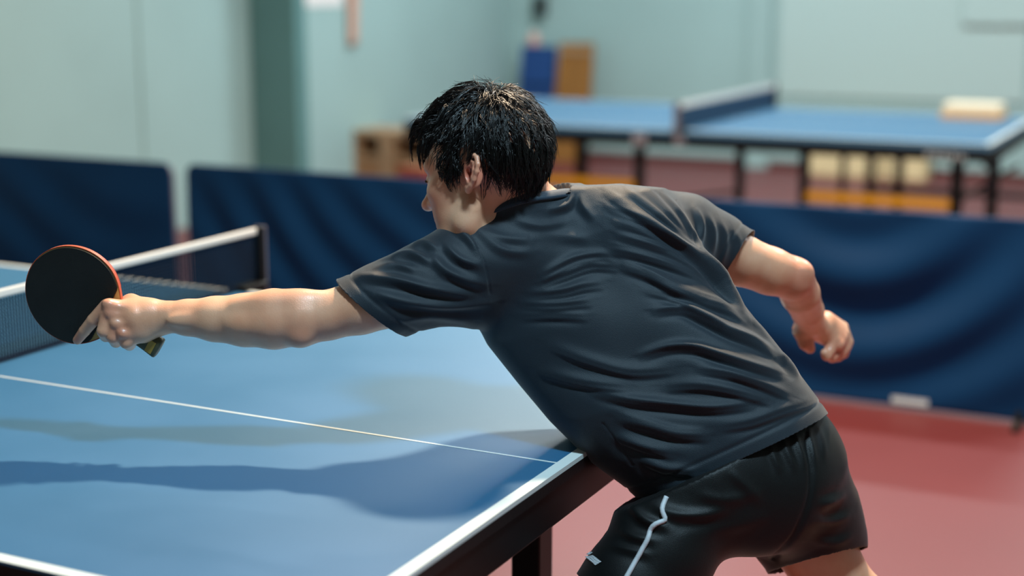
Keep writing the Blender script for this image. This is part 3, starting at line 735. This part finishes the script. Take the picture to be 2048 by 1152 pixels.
# folds: pixel polylines along each crease, projected onto the cloth that faces this way; (points, height mm, width px)
FOLDS = [
 ([(1084,548),(1143,517),(1195,507),(1222,511)], 4, 9), ([(1080,563),(1126,546),(1178,528),(1230,530)], 4, 8),
 ([(1060,585),(1122,580),(1164,569),(1202,564)], 3.5, 9), ([(1045,605),(1108,606),(1178,599)], 3.5, 9), ([(1040,628),(1100,625),(1168,628)], 3, 10),
 ([(1223,496),(1275,507),(1334,524),(1400,548)], 4, 9), ([(1240,470),(1310,490),(1370,515),(1430,560)], 4, 9), ([(1230,440),(1300,462),(1370,500),(1440,562),(1480,610)], 4, 8),
 ([(1215,410),(1290,440),(1360,486),(1430,545),(1490,615)], 4.5, 8), ([(1212,385),(1265,420),(1330,462),(1400,515),(1455,580),(1500,640)], 4.5, 8),
 ([(1255,380),(1310,418),(1362,466),(1410,515),(1450,565)], 4.5, 7), ([(1290,380),(1335,420),(1375,465),(1405,505)], 4, 7), ([(1322,384),(1355,420),(1380,460),(1398,492)], 4, 6),
 ([(1310,618),(1362,614),(1403,632),(1456,659),(1508,680),(1560,712)], 8, 9), ([(1282,708),(1334,692),(1386,692),(1438,708),(1500,728),(1560,745)], 7, 9),
 ([(1300,548),(1350,577),(1405,598),(1455,615),(1500,645)], 5, 10), ([(1290,575),(1340,588),(1390,612),(1440,640)], 4, 10), ([(1240,528),(1290,545),(1340,572),(1400,590)], 4, 11),
 ([(1185,780),(1260,798),(1352,808),(1427,813),(1500,805)], 6, 10), ([(1240,836),(1297,851),(1352,866),(1410,869)], 6, 11), ([(1230,870),(1282,890),(1340,905)], 5, 11),
 ([(1280,915),(1330,935),(1390,940)], 5, 11), ([(1330,770),(1400,768),(1470,780),(1540,800)], 4, 12), ([(1100,690),(1180,720),(1260,740),(1340,735)], 4, 14), ([(1080,740),(1160,760),(1250,770)], 3.5, 12),
 ([(1400,735),(1460,745),(1520,765),(1580,790)], 5, 10), ([(1440,850),(1500,840),(1570,815),(1620,800)], 3, 12),
 ([(1094,420),(1136,409),(1150,376)], 4, 9), ([(1030,440),(1080,452),(1130,445)], 3, 10), ([(1060,470),(1120,470),(1180,480)], 2.5, 12), ([(1160,376),(1165,410),(1190,440)], 3, 10),
 ([(940,440),(965,470),(1010,500),(1060,505)], 3.5, 10), ([(960,455),(1000,475),(1060,480)], 3, 9),
 ([(709,550),(786,560),(874,579),(950,590)], 7, 10), ([(750,587),(815,604),(904,610),(985,604)], 7, 11), ([(777,517),(815,508),(839,513),(862,528)], 5, 8), ([(745,540),(790,530),(830,540)], 4, 8),
 ([(862,508),(889,540),(935,560),(975,568)], 5, 10), ([(889,488),(918,517),(962,532)], 5, 9), ([(820,490),(850,487),(880,500)], 4, 8), ([(905,455),(935,475),(955,500)], 4, 8), ([(800,640),(860,632),(940,640)], 4, 10),
 ([(1390,415),(1405,450),(1400,490)], 3.5, 7), ([(1412,425),(1428,465),(1422,520)], 3, 8), ([(1440,440),(1452,480),(1440,535)], 2.5, 8), ([(1465,455),(1478,490),(1462,535)], 2, 8),
 ([(1560,705),(1580,725),(1600,752)], 6, 8), ([(1500,635),(1540,672),(1565,705)], 4, 8),
]
FOLDS += [([(x+5, y+12) for x, y in p_], 1.7, 4.5) for p_, h_, w_ in FOLDS[:27]] + [([(x-4, y-11) for x, y in p_], 1.2, 4.5) for p_, h_, w_ in FOLDS[5:21:2]]
SEAMS = [([(933,456),(957,497),(972,538),(981,590)], 1.6, 2.2), ([(1205,845),(1235,885),(1265,932)], 1.6, 2.2), ([(1352,400),(1375,450),(1388,500)], 1.4, 2.2)]
def poly_dist(u, v, pts):
    best = np.full(len(u), 1e9); sg = np.zeros(len(u)); tq = np.zeros(len(u)); L_ = 0; tot = sum(math.dist(pts[i], pts[i+1]) for i in range(len(pts)-1))
    for i in range(len(pts)-1):
        ax, ay = pts[i]; bx_, by_ = pts[i+1]; dx, dy = bx_-ax, by_-ay; l = math.hypot(dx, dy)
        tr = ((u-ax)*dx + (v-ay)*dy)/(l*l); t = np.clip(tr, 0, 1)
        d = np.hypot(u-ax-t*dx, v-ay-t*dy); s_ = ((v-ay)*dx - (u-ax)*dy)/l
        b_ = d < best; best = np.where(b_, d, best); sg = np.where(b_, np.sign(s_)*d, sg); tq = np.where(b_, (L_+t*l)/tot, tq); L_ += l
    return sg, tq
def smooth_pts(pts, n=5):
    P_ = np.array(pts, float); out = []
    for i in range(len(P_)-1):
        p0 = P_[max(i-1, 0)]; p1 = P_[i]; p2 = P_[i+1]; p3 = P_[min(i+2, len(P_)-1)]
        for k in range(n):
            t = k/n; out.append(tuple(.5*((2*p1)+(-p0+p2)*t+(2*p0-5*p1+4*p2-p3)*t*t+(-p0+3*p1-3*p2+p3)*t**3)))
    out.append(tuple(P_[-1])); return out
def apply_folds(V, F, folds, seams, seed=1, gain=1.):
    N_ = vnormals(V, F); u, v, z = project(V)
    view = (CAM-V); view /= np.linalg.norm(view, axis=1)[:, None]; face = np.clip(((N_*view).sum(1)-.02)/.3, 0, 1)
    H = np.zeros(len(V))
    for pts, h_, w_ in folds:
        q = smooth_pts(pts); a = np.array(q); m = np.where((u > a[:, 0].min()-5*w_) & (u < a[:, 0].max()+5*w_) & (v > a[:, 1].min()-5*w_) & (v < a[:, 1].max()+5*w_) & (face > 0))[0]
        if not len(m): continue
        s_, t = poly_dist(u[m], v[m], q); env = np.sin(PI*np.clip(t*.96+.02, 0, 1))**.7
        over = np.clip(1-np.abs(s_)/(6*w_), 0, 1)
        prof = np.exp(-(s_/w_)**2) - .62*np.exp(-((s_-1.7*w_)/(1.15*w_))**2)
        H[m] += gain*h_*.001*prof*env*over
    for pts, h_, w_ in seams:
        q = smooth_pts(pts); s_, t = poly_dist(u, v, q); H += -h_*.001*np.exp(-(s_/w_)**2)*(t > .001)*(t < .999)
    return V + N_*(H*face)[:, None], face
# hems: plane through two pixels and along the line of sight tilted a little
V, F = cut(V, F, [hemT, hemL, hemR, nkP])
V = relax(V, F, 2, .5)
def bumps(V, F, lst):
    N_ = vnormals(V, F); u, v, z = project(V); view = CAM-V; view /= np.linalg.norm(view, axis=1)[:, None]; fc = np.clip((N_*view).sum(1)/.4, 0, 1)
    H = np.zeros(len(V))
    for (cu, cv, su, sv, ang, h_) in lst:
        a = math.radians(ang); x = (u-cu)*math.cos(a)+(v-cv)*math.sin(a); y = -(u-cu)*math.sin(a)+(v-cv)*math.cos(a)
        H += h_*.001*np.exp(-(x/su)**2-(y/sv)**2)
    return V + N_*(H*fc)[:, None]
V = bumps(V, F, [(1030, 500, 75, 60, 30, 10), (1290, 450, 80, 60, 30, 12), (1190, 520, 60, 120, -25, -8), (1330, 760, 60, 150, -28, -9), (1230, 640, 110, 60, 20, 6), (1480, 720, 80, 70, 40, 6)])
V, face = apply_folds(V, F, FOLDS, SEAMS, gain=1.5)
# hem bands: a stitched groove a little above each hem
def hem_groove(V, F, pl, off, depth, width):
    n = pl[1]; s_ = (V-pl[0]) @ n; N_ = vnormals(V, F); near = np.ones(len(V)) if len(pl) < 4 else (np.linalg.norm(V-pl[2], axis=1) < pl[3])
    return V - N_*(depth*np.exp(-((s_+off)/width)**2)*near)[:, None]
V = hem_groove(V, F, hemT, .023, .0022, .0035); V = hem_groove(V, F, hemL, .020, .0016, .0035); V = hem_groove(V, F, hemR, .020, .0014, .0035)
VS, FS = V, F
shirt = to_mesh('shirt', V, F, M['shirt'], PR)
md = shirt.modifiers.new('cloth', 'SOLIDIFY'); md.thickness = .0022; md.offset = -1

# ------------------------------------------------------------------ shorts
Q = Solid()
def ql(rows, k=.04, k0=.05): limb(Q, rows, k, k0)
ql([(1400, 930, 2.48, 130), (1545, 905, 2.53, 128)], .05, .05)
ql([(1405, 985, 2.46, 118), (1336, 1064, 2.44, 112), (1322, 1103, 2.43, 110), (1272, 1176, 2.42, 112), (1225, 1240, 2.42, 112)], .01, .05)
ql([(1560, 970, 2.54, 140), (1600, 1030, 2.57, 112), (1628, 1085, 2.59, 92), (1640, 1170, 2.61, 90)], .04, .04)
lump(Q, 1520, 985, 2.45, 115, 125, 70, 20, .05)
Q.func(under_cloth(.017, [hemT], .004), .01, 'i')
V, F = Q.mesh([-.35, -.4, .3], [.8, .9, .95], .0042)
wst = plane_px((1300, 950), (1660, 790), 2.45, (1400, 800), 0)
hL_ = plane_px((1150, 1146), (1320, 1230), 2.42, (1150, 1250), .1, (1240, 1190, 2.42), .26)
hR_ = plane_px((1545, 1146), (1712, 1102), 2.60, (1640, 1250), -.05, (1640, 1160, 2.60), .2)
V, F = cut(V, F, [wst, hL_, hR_]); V = relax(V, F, 2, .5)
SF = [([(1560,870),(1575,905),(1590,940)], 4, 7), ([(1585,862),(1600,900),(1612,935)], 4, 7), ([(1610,855),(1622,890),(1630,925)], 4, 7), ([(1535,885),(1548,915),(1560,945)], 3.5, 7), ([(1635,850),(1645,885),(1650,920)], 3, 7),
      ([(1305,1010),(1345,1028),(1400,1030),(1460,1018)], 8, 12), ([(1260,1010),(1290,1040),(1340,1055)], 7, 10), ([(1460,940),(1500,980),(1520,1000)], 4, 12), ([(1400,990),(1450,1000),(1510,990)], 4, 12),
      ([(1240,1060),(1270,1075),(1310,1080)], 5, 9), ([(1215,1090),(1260,1100),(1300,1110)], 4, 9), ([(1420,1060),(1480,1050),(1540,1030)], 3, 14),
      ([(1690,985),(1670,1000),(1640,1010)], 6, 9), ([(1700,1030),(1670,1040),(1630,1045)], 5, 9), ([(1705,1070),(1670,1085),(1620,1080)], 4, 9)]
V, face = apply_folds(V, F, SF, [([(1612,860),(1622,940),(1618,1000),(1590,1070),(1545,1120)], 5, 5)], gain=1.)
V = relax(V, F, 1, .3)
shorts = to_mesh('shorts', V, F, M['shorts'], PR)
md = shorts.modifiers.new('cloth', 'SOLIDIFY'); md.thickness = .002; md.offset = -1

# things laid on cloth: nearest cloth point under a pixel
def drape(V, F, pts, lift):
    N_ = vnormals(V, F); u, v, z = project(V); fc = ((CAM-V)*N_).sum(1) > 0; idx = np.where(fc)[0]; out = []
    for (a, b) in pts:
        d2 = (u[idx]-a)**2 + (v[idx]-b)**2; c = idx[np.argsort(d2)[:12]]
        c = c[z[c] < z[c].min()+.02]; zz = z[c].mean(); n = N_[c].mean(0); n /= np.linalg.norm(n)
        out.append((at(a, b, zz) + n*lift, n))
    return out
pp = smooth_pts([(1334,994),(1325,1018),(1330,1040),(1306,1052),(1295,1080),(1276,1115),(1255,1152),(1240,1180)], 4)
dr = drape(V, F, pp, .0025)
MB().tube([p for p, n in dr], .0042, 8).build('piping', M['piping'], shorts, True)['label'] = 'thin white piping line down the side'
lg = MB()
for (q0, q1, q2, q3) in (((1171,1114),(1187,1111),(1204,1124),(1192,1131)), ((1173,1110),(1182,1104),(1187,1106),(1180,1111))):
    gx, gy = 9, 4; pts = []
    for j in range(gy+1):
        for i in range(gx+1):
            s_, t_ = i/gx, j/gy
            pts.append(tuple((1-t_)*((1-s_)*np.array(q0)+s_*np.array(q1)) + t_*((1-s_)*np.array(q3)+s_*np.array(q2))))
    for lift in (.0016,):
        d_ = drape(V, F, pts, lift)
        lg.add([p for p, n in d_], [(j*(gx+1)+i, j*(gx+1)+i+1, (j+1)*(gx+1)+i+1, (j+1)*(gx+1)+i) for j in range(gy) for i in range(gx)])
lg.build('printed_mark', M['piping'], shorts)['label'] = 'small white slanted mark'

# collar: ribbed band standing on the edge of the neck opening
def collar(V, F):
    n = nkP[1]; E_ = np.sort(np.concatenate([F[:, [0, 1]], F[:, [1, 2]], F[:, [2, 3]], F[:, [3, 0]]]), 1)
    e, cnt = np.unique(E_, axis=0, return_counts=True); vb = np.unique(e[cnt == 1])
    vb = vb[(np.abs((V[vb]-nkP[0]) @ n) < .012) & (np.linalg.norm(V[vb]-nkP[2], axis=1) < nkP[3])]
    c0 = nk0 + (nk1-nk0)*(((nkP[0]-nk0) @ n)/((nk1-nk0) @ n))
    e1 = RT - n*(RT @ n); e1 /= np.linalg.norm(e1); e2 = np.cross(n, e1)
    q = V[vb]-c0; th = np.arctan2(q @ e2, q @ e1); r = np.hypot(q @ e1, q @ e2); hgt = q @ n
    o = np.argsort(th); n_ = 96; tg = np.linspace(-PI, PI, n_+1)[:-1]
    pad = lambda y: np.interp(tg, np.concatenate([th[o]-2*PI, th[o], th[o]+2*PI]), np.tile(y[o], 3))
    ker = np.ones(9)/9; sm = lambda y: np.convolve(np.concatenate([y[-4:], y, y[:4]]), ker, 'valid')
    rr = sm(pad(r)); hh = sm(pad(hgt))
    prof = [(.002, -.004), (.0025, .001), (.000, .007), (-.003, .0125), (-.0055, .0120), (-.004, .005), (-.003, -.004)]
    Vc = []; Fc = []; k = len(prof)
    for i in range(n_):
        rd = e1*math.cos(tg[i]) + e2*math.sin(tg[i])
        for a, b in prof: Vc.append(c0 + rd*(rr[i]+a) + n*(hh[i]+b))
    for i in range(n_):
        for j in range(k): Fc.append((i*k+j, ((i+1) % n_)*k+j, ((i+1) % n_)*k+(j+1) % k, i*k+(j+1) % k))
    return MB().add(Vc, Fc).build('collar', M['collar'], shirt, True)
collar(VS, FS)

# eyes, brows, lashes
for s_ in (1, -1):
    m = MB(); n_ = 14; c = (.0805, s_*.032, .0115)
    Vv = []; Ff = []
    for i in range(n_+1):
        for j in range(n_):
            th = PI*i/n_; ph = 2*PI*j/n_; Vv.append(hd(c[0]+.0125*math.sin(th)*math.cos(ph), c[1]+.0125*math.sin(th)*math.sin(ph), c[2]+.0125*math.cos(th)))
    for i in range(n_):
        for j in range(n_): Ff.append((i*n_+j, i*n_+(j+1) % n_, (i+1)*n_+(j+1) % n_, (i+1)*n_+j))
    m.add(Vv, Ff).build('eye', M['eye'], PR, True)
    MB().tube([hd(.0965, s_*.020, .0125), hd(.0968, s_*.030, .0135), hd(.0935, s_*.040, .012), hd(.088, s_*.0475, .009)], [.0012, .0022, .0022, .001], 6).build('eyelash', M['brow'], PR, True)
    b = MB()
    rng = np.random.RandomState(4)
    for i in range(70):
        t = rng.rand(); x = .1035-.022*t**1.6; y = s_*(.012+.040*t); z = .036+.006*math.sin(PI*t*.8) + rng.uniform(-.0035, .0035)*(1-.5*t)
        b.tube([hd(x-.002, y, z), hd(x+.0012, y+s_*.004, z+.0015), hd(x-.001, y+s_*.008, z+.001)], [.0006, .0006, .0003], 3)
    b.build('eyebrow', M['brow'], PR)

# shoes
for an, to in ((anL, toL), (anR, toR)):
    d_ = to-an; d_[2] = 0; d_ /= np.linalg.norm(d_); sd = np.cross(d_, [0, 0, 1.])
    Sx = Solid(); h0 = an*np.array([1, 1, 0]) + np.array([0, 0, .05])
    Sx.ell(h0+d_*.0, np.stack([d_, sd, [0, 0, 1]]), (.065, .042, .055), .02); Sx.ell(h0+d_*.11+np.array([0, 0, -.008]), np.stack([d_, sd, [0, 0, 1]]), (.11, .048, .040), .03)
    c_ = h0+d_*.08
    Vx, Fx = Sx.mesh(c_-np.array([.25, .25, .07]), c_+np.array([.25, .25, .12]), .006)
    Vx[:, 2] = np.maximum(Vx[:, 2], .016)
    sh = to_mesh('shoe', Vx, Fx, M['shoe'], PR)
    ol = [h0*np.array([1, 1, 0]) + d_*(.075+.125*math.cos(t)) + sd*(.050*math.sin(t)) for t in np.linspace(0, 2*PI, 25)[:-1]]
    MB().prism(ol, (0, 0, 1), .018).build('sole', M['sole'], sh)
# ------------------------------------------------------------------ hair
def hair():
    rng = np.random.RandomState(11)
    C = np.array([.001, 0, .045]); R0 = np.array([.0955, .080, .093]); WH = np.array([-.035, .018, .129])
    def surf(p, off):
        q = (p-C)/R0; k = np.linalg.norm(q, axis=-1, keepdims=True); return C + (p-C)/k*(1 + off[..., None]/.085)
    def rooted(p):
        x, y, z = p[..., 0], p[..., 1], p[..., 2]
        line = np.interp(x, [-.2, -.085, -.068, -.045, -.02, -.004, .004, .028, .040, .058, .078, .2], [-.032, -.030, -.014, -.002, .050, .050, .012, .012, .060, .088, .100, .104])
        mid = np.interp(x, [-.2, .04, .055, .075, .2], [0, .0, .070, .082, .086])
        k = np.clip((np.abs(y)-.018)/.022, 0, 1); k = np.where(x > .035, k, 1)
        line = line*k + mid*(1-k)
        return z > line
    def nrm(p):
        n = (p-C)/R0**2; return n/np.linalg.norm(n, axis=-1, keepdims=True)
    def roots(n):
        out = []
        while len(out) < n:
            q = rng.normal(size=(n*3, 3)); q /= np.linalg.norm(q, axis=1)[:, None]; p = C + q*R0
            out += list(p[rooted(p)])
        return np.array(out[:n])
    K = 9
    down = np.array([hF @ [0, 0, -1], hL @ [0, 0, -1], hU @ [0, 0, -1]])
    def grow(p, length, layer, swirl, lift, noise):
        N = len(p); P_ = np.zeros((N, K, 3)); cur = surf(p, np.full(N, .001)); P_[:, 0] = cur
        for k in range(1, K):
            n = nrm(cur); fl = cur-WH; fl = fl - (fl*n).sum(1)[:, None]*n; fl /= np.linalg.norm(fl, axis=1)[:, None]+1e-6
            tw = np.cross(n, fl); g = down - (n @ down)[:, None]*n
            front = np.clip((cur[:, 0]+.01)/.06, 0, 1)[:, None]
            d = fl*(1-.25*front) + tw*swirl[:, None] + g*(.42+.75*front) + noise*(.4+.6*k/K) + np.array([.35, 0, 0])*front*np.clip(cur[:, 2:3]/.08, 0, 1)
            d -= (d*n).sum(1)[:, None]*n; d /= np.linalg.norm(d, axis=1)[:, None]
            cur = cur + d*(length/(K-1))[:, None]
            t = k/(K-1); cur = surf(cur, .002 + layer*min(1, t*2.6) + lift*t**2); P_[:, k] = cur
        return P_
    def lens(p):
        x, z = p[:, 0], p[:, 2]
        return np.where(x > .03, np.where(np.abs(p[:, 1]) > .045, .036, np.where((np.abs(p[:, 1]) > .028) & (x > .055), .040, .060)), np.where(z < .01, .030, np.where((np.abs(p[:, 1]) > .06) & (z < .085) & (x > -.03), .026, .050)))
    S_ = []
    # clumps of wet strands that meet at their tips
    nc, ns = 620, 8
    pc = roots(nc); noise = rng.normal(scale=.20, size=(nc, 3)); lay = np.interp(pc[:, 2], [-.05, .02, .09, .13], [.004, .008, .012, .015])*rng.uniform(.35, 1.1, nc) + .019*np.clip((pc[:, 0]-.02)/.05, 0, 1)*rng.uniform(.2, 1, nc)
    lift = np.abs(rng.normal(scale=.0035, size=nc)); sw = rng.normal(scale=.36, size=nc); Lc = lens(pc)*rng.uniform(.75, 1.2, nc)
    G = grow(pc, Lc, lay, sw, lift, noise)
    for j in range(ns):
        o = rng.normal(scale=.0042, size=(nc, 1, 3)); n = nrm(G.reshape(-1, 3)).reshape(G.shape); o = o - (o*n).sum(2, keepdims=True)*n*.8
        tp = np.linspace(1, .22, K)[None, :, None]
        wv = rng.normal(scale=.0007, size=(nc, K, 3))
        S_.append((G + o*tp + wv*np.linspace(0, 1, K)[None, :, None], .00075))
    # loose single strands
    n1 = 1500; p1 = roots(n1)
    S_.append((grow(p1, lens(p1)*rng.uniform(.6, 1.25, n1), .002 + .014*rng.rand(n1)*np.clip(p1[:, 2]/.1+.35, .3, 1) + .022*np.clip((p1[:, 0]-.02)/.05, 0, 1)*rng.rand(n1), rng.normal(scale=.35, size=n1), np.abs(rng.normal(scale=.004, size=n1)), rng.normal(scale=.3, size=(n1, 3))), .00055))
    # tufts standing up by the crown
    n2 = 90; p2 = surf(WH + np.array([.012, -.0, 0]) + rng.normal(scale=(.022, .016, .004), size=(n2, 3)), np.zeros(n2))
    S_.append((grow(p2, rng.uniform(.03, .055, n2), np.full(n2, .012), rng.normal(scale=.6, size=n2), rng.uniform(.004, .015, n2), rng.normal(scale=.5, size=(n2, 3))), .00055))
    n6 = 420; p6 = surf(WH + rng.normal(scale=(.020, .018, .006), size=(n6, 3)), np.zeros(n6))
    S_.append((grow(p6, rng.uniform(.03, .06, n6), rng.uniform(.003, .010, n6), rng.normal(scale=.5, size=n6), np.abs(rng.normal(scale=.003, size=n6)), rng.normal(scale=.35, size=(n6, 3))), .0008))
    # thin locks over the forehead and temple
    n3 = 46; p3 = C + R0*np.array([.86, .25, .45]); p3 = surf(p3 + np.stack([rng.uniform(-.03, .01, n3), rng.uniform(-.06, .055, n3), rng.uniform(-.005, .012, n3)], 1), np.zeros(n3))
    S_.append((grow(p3, rng.uniform(.035, .062, n3), np.full(n3, .006), rng.normal(scale=.25, size=n3), rng.uniform(.0, .006, n3), rng.normal(scale=.22, size=(n3, 3))), .0007))
    n4 = 50; p4 = surf(np.stack([rng.uniform(.006, .046, n4), np.full(n4, .075), rng.uniform(.005, .04, n4)], 1), np.zeros(n4))
    S_.append((grow(p4, rng.uniform(.018, .036, n4), np.full(n4, .003), rng.normal(scale=.3, size=n4), rng.uniform(0, .004, n4), rng.normal(scale=.25, size=(n4, 3))), .0006))
    n5 = 150; a5 = rng.uniform(-.6, .6, n5); p5 = surf(np.stack([-.09*np.cos(a5), .075*np.sin(a5), rng.uniform(-.034, -.012, n5)], 1), np.zeros(n5))
    S_.append((grow(p5, rng.uniform(.016, .034, n5), np.full(n5, .005), rng.normal(scale=.3, size=n5), rng.uniform(.0, .010, n5), rng.normal(scale=.3, size=(n5, 3))), .0008))
    VV = []; FF = []; base = 0
    for P_, r in S_:
        N = len(P_); W = HO + HS*(P_ @ HAX)
        t = np.gradient(W, axis=1); t /= np.linalg.norm(t, axis=2, keepdims=True)+1e-9
        a = np.cross(t, W-(HO+HS*(C @ HAX))); a /= np.linalg.norm(a, axis=2, keepdims=True)+1e-9; b = np.cross(a, t)
        rr = (r*HS*np.interp(np.linspace(0, 1, K), [0, .5, 1], [1, .9, .25]))[None, :, None]
        ring = np.stack([W + rr*(a*math.cos(th) + b*math.sin(th)) for th in (0, 2*PI/3, 4*PI/3)], 2)
        VV.append(ring.reshape(-1, 3))
        id_ = base + np.arange(N*K*3).reshape(N, K, 3)
        for s_ in range(3):
            q = np.stack([id_[:, :-1, s_], id_[:, :-1, (s_+1) % 3], id_[:, 1:, (s_+1) % 3], id_[:, 1:, s_]], -1).reshape(-1, 4); FF.append(q)
        base += N*K*3
    # close-lying under layer
    nu, nv = 90, 70
    th = np.linspace(0, 2*PI, nu+1); ph = np.linspace(.02, PI-.05, nv+1)
    U_, V_ = np.meshgrid(th, ph, indexing='ij'); q = np.stack([np.sin(V_)*np.cos(U_), np.sin(V_)*np.sin(U_), np.cos(V_)], -1); p = C + q*R0*1.03
    ok = rooted(p); id_ = base + np.arange((nu+1)*(nv+1)).reshape(nu+1, nv+1)
    okf = ok[:-1, :-1] & ok[1:, :-1] & ok[:-1, 1:] & ok[1:, 1:]
    qd = np.stack([id_[:-1, :-1], id_[1:, :-1], id_[1:, 1:], id_[:-1, 1:]], -1)[okf]
    bumpy = 1 + .012*np.sin(9*U_+4*V_)*np.sin(7*V_)
    p = C + (p-C)*bumpy[..., None]
    VV.append((HO + HS*(p @ HAX)).reshape(-1, 3)); FF.append(qd)
    V = np.concatenate(VV); F = np.concatenate(FF); used = np.unique(F); mp = np.zeros(len(V), int); mp[used] = np.arange(len(used))
    return to_mesh('hair', V[used], mp[F], M['hair'], PR)
hair()

# ------------------------------------------------------------------ the bat in the left hand
M['rubber_black'] = mat('rubber_black', (24, 27, 25), .62, .4, bump=.15, bump_scale=900, var=.2, var_scale=18)
M['rubber_red'] = mat('rubber_red', (168, 46, 34), .55)
M['ply'] = mat('blade_ply', (206, 160, 92), .5, var=.12, var_scale=30, stretch=(1, 8, 1))
M['edge'] = mat('edge_orange', (196, 88, 58), .5)
M['grip'] = mat('grip_olive_wood', (86, 80, 50), .5, rgb2=(60, 58, 38), var_scale=20)
M['grip_line'] = mat('grip_yellow_line', (176, 140, 60), .5)
TH = math.radians(18)
bh = RT*.846 - UP*.532; bq = -RT*.532 - UP*.846; bn = math.cos(TH)*(-FW) + math.sin(TH)*bq; bw = np.cross(bn, bh); bw /= np.linalg.norm(bw)
bc = at(149, 590, 2.434)
BT = empty('table_tennis_bat', tuple(bc), 'black faced table tennis bat held out in the left hand over the table', 'bat')
def B(x, y, z): return bc + bh*x + bw*y + bn*z       # x to the butt, y across, z out of the black face
def outline(grow=0., cutx=None, n=72):
    pts = []
    for i in range(n):
        t = 2*PI*i/n; x = (.0835+grow)*math.cos(t); y = (.0825+grow)*math.sin(t)
        if x > .03: y *= 1 - .16*((x-.03)/.0535)**2
        if cutx is not None: x = min(x, cutx)
        pts.append((x, y))
    return pts
def slab(name, pts, z0, z1, m, parent=BT, lab=None, bev=0.):
    o = MB().prism([B(x, y, z0) for x, y in pts], bn, z1-z0).build(name, m, parent)
    if lab: o['label'] = lab
    return o
slab('blade', outline(), -.0032, .0032, M['ply'])
slab('rubber', outline(-.0008, .060), .0034, .0072, M['rubber_black'], lab='black rubber sheet')
slab('rubber', outline(.0006, .060), -.0078, -.0034, M['rubber_red'], lab='red rubber sheet')
ring = [p for p in outline(.0006) if p[0] < .0745]
ev = MB(); n_ = len(ring); V_ = []
k0 = max(range(n_), key=lambda i: math.dist(ring[i], ring[i-1])); ring = ring[k0:] + ring[:k0]
for x, y in ring:
    l = math.hypot(x, y); V_ += [B(x, y, -.0036), B(x, y, .0036), B(x*(1+.0012/l), y*(1+.0012/l), .0036), B(x*(1+.0012/l), y*(1+.0012/l), -.0036)]
F_ = [(i*4+j, (i+1)*4+j, (i+1)*4+(j+1) % 4, i*4+(j+1) % 4) for i in range(n_-1) for j in range(4)]
ev.add(V_, F_).build('edge_tape', M['edge'], BT)
hn = MB(); st = [(.066, .0125, .010), (.085, .0128, .0112), (.115, .0140, .0118), (.145, .0160, .0122), (.163, .0180, .0128), (.166, .0170, .0118)]
V_ = []; n_ = 20
for x, a, b in st:
    for i in range(n_):
        t = 2*PI*i/n_; c, s_ = math.cos(t), math.sin(t); V_.append(B(x, a*math.copysign(abs(c)**.6, c), b*math.copysign(abs(s_)**.6, s_)))
F_ = [(i*n_+j, i*n_+(j+1) % n_, (i+1)*n_+(j+1) % n_, (i+1)*n_+j) for i in range(len(st)-1) for j in range(n_)] + [tuple(range(n_))[::-1], tuple((len(st)-1)*n_+j for j in range(n_))]
gr = hn.add(V_, F_).build('handle', M['grip'], BT, True)
gl = MB(); gl.box((0, 0, 0), (1, 1, 1)); gl.v = [tuple(B(.148+.012*x, -.011+.022*y, .0118+.0014*z + .0002)) for x, y, z in gl.v]; gl.build('handle_line', M['grip_line'], gr)
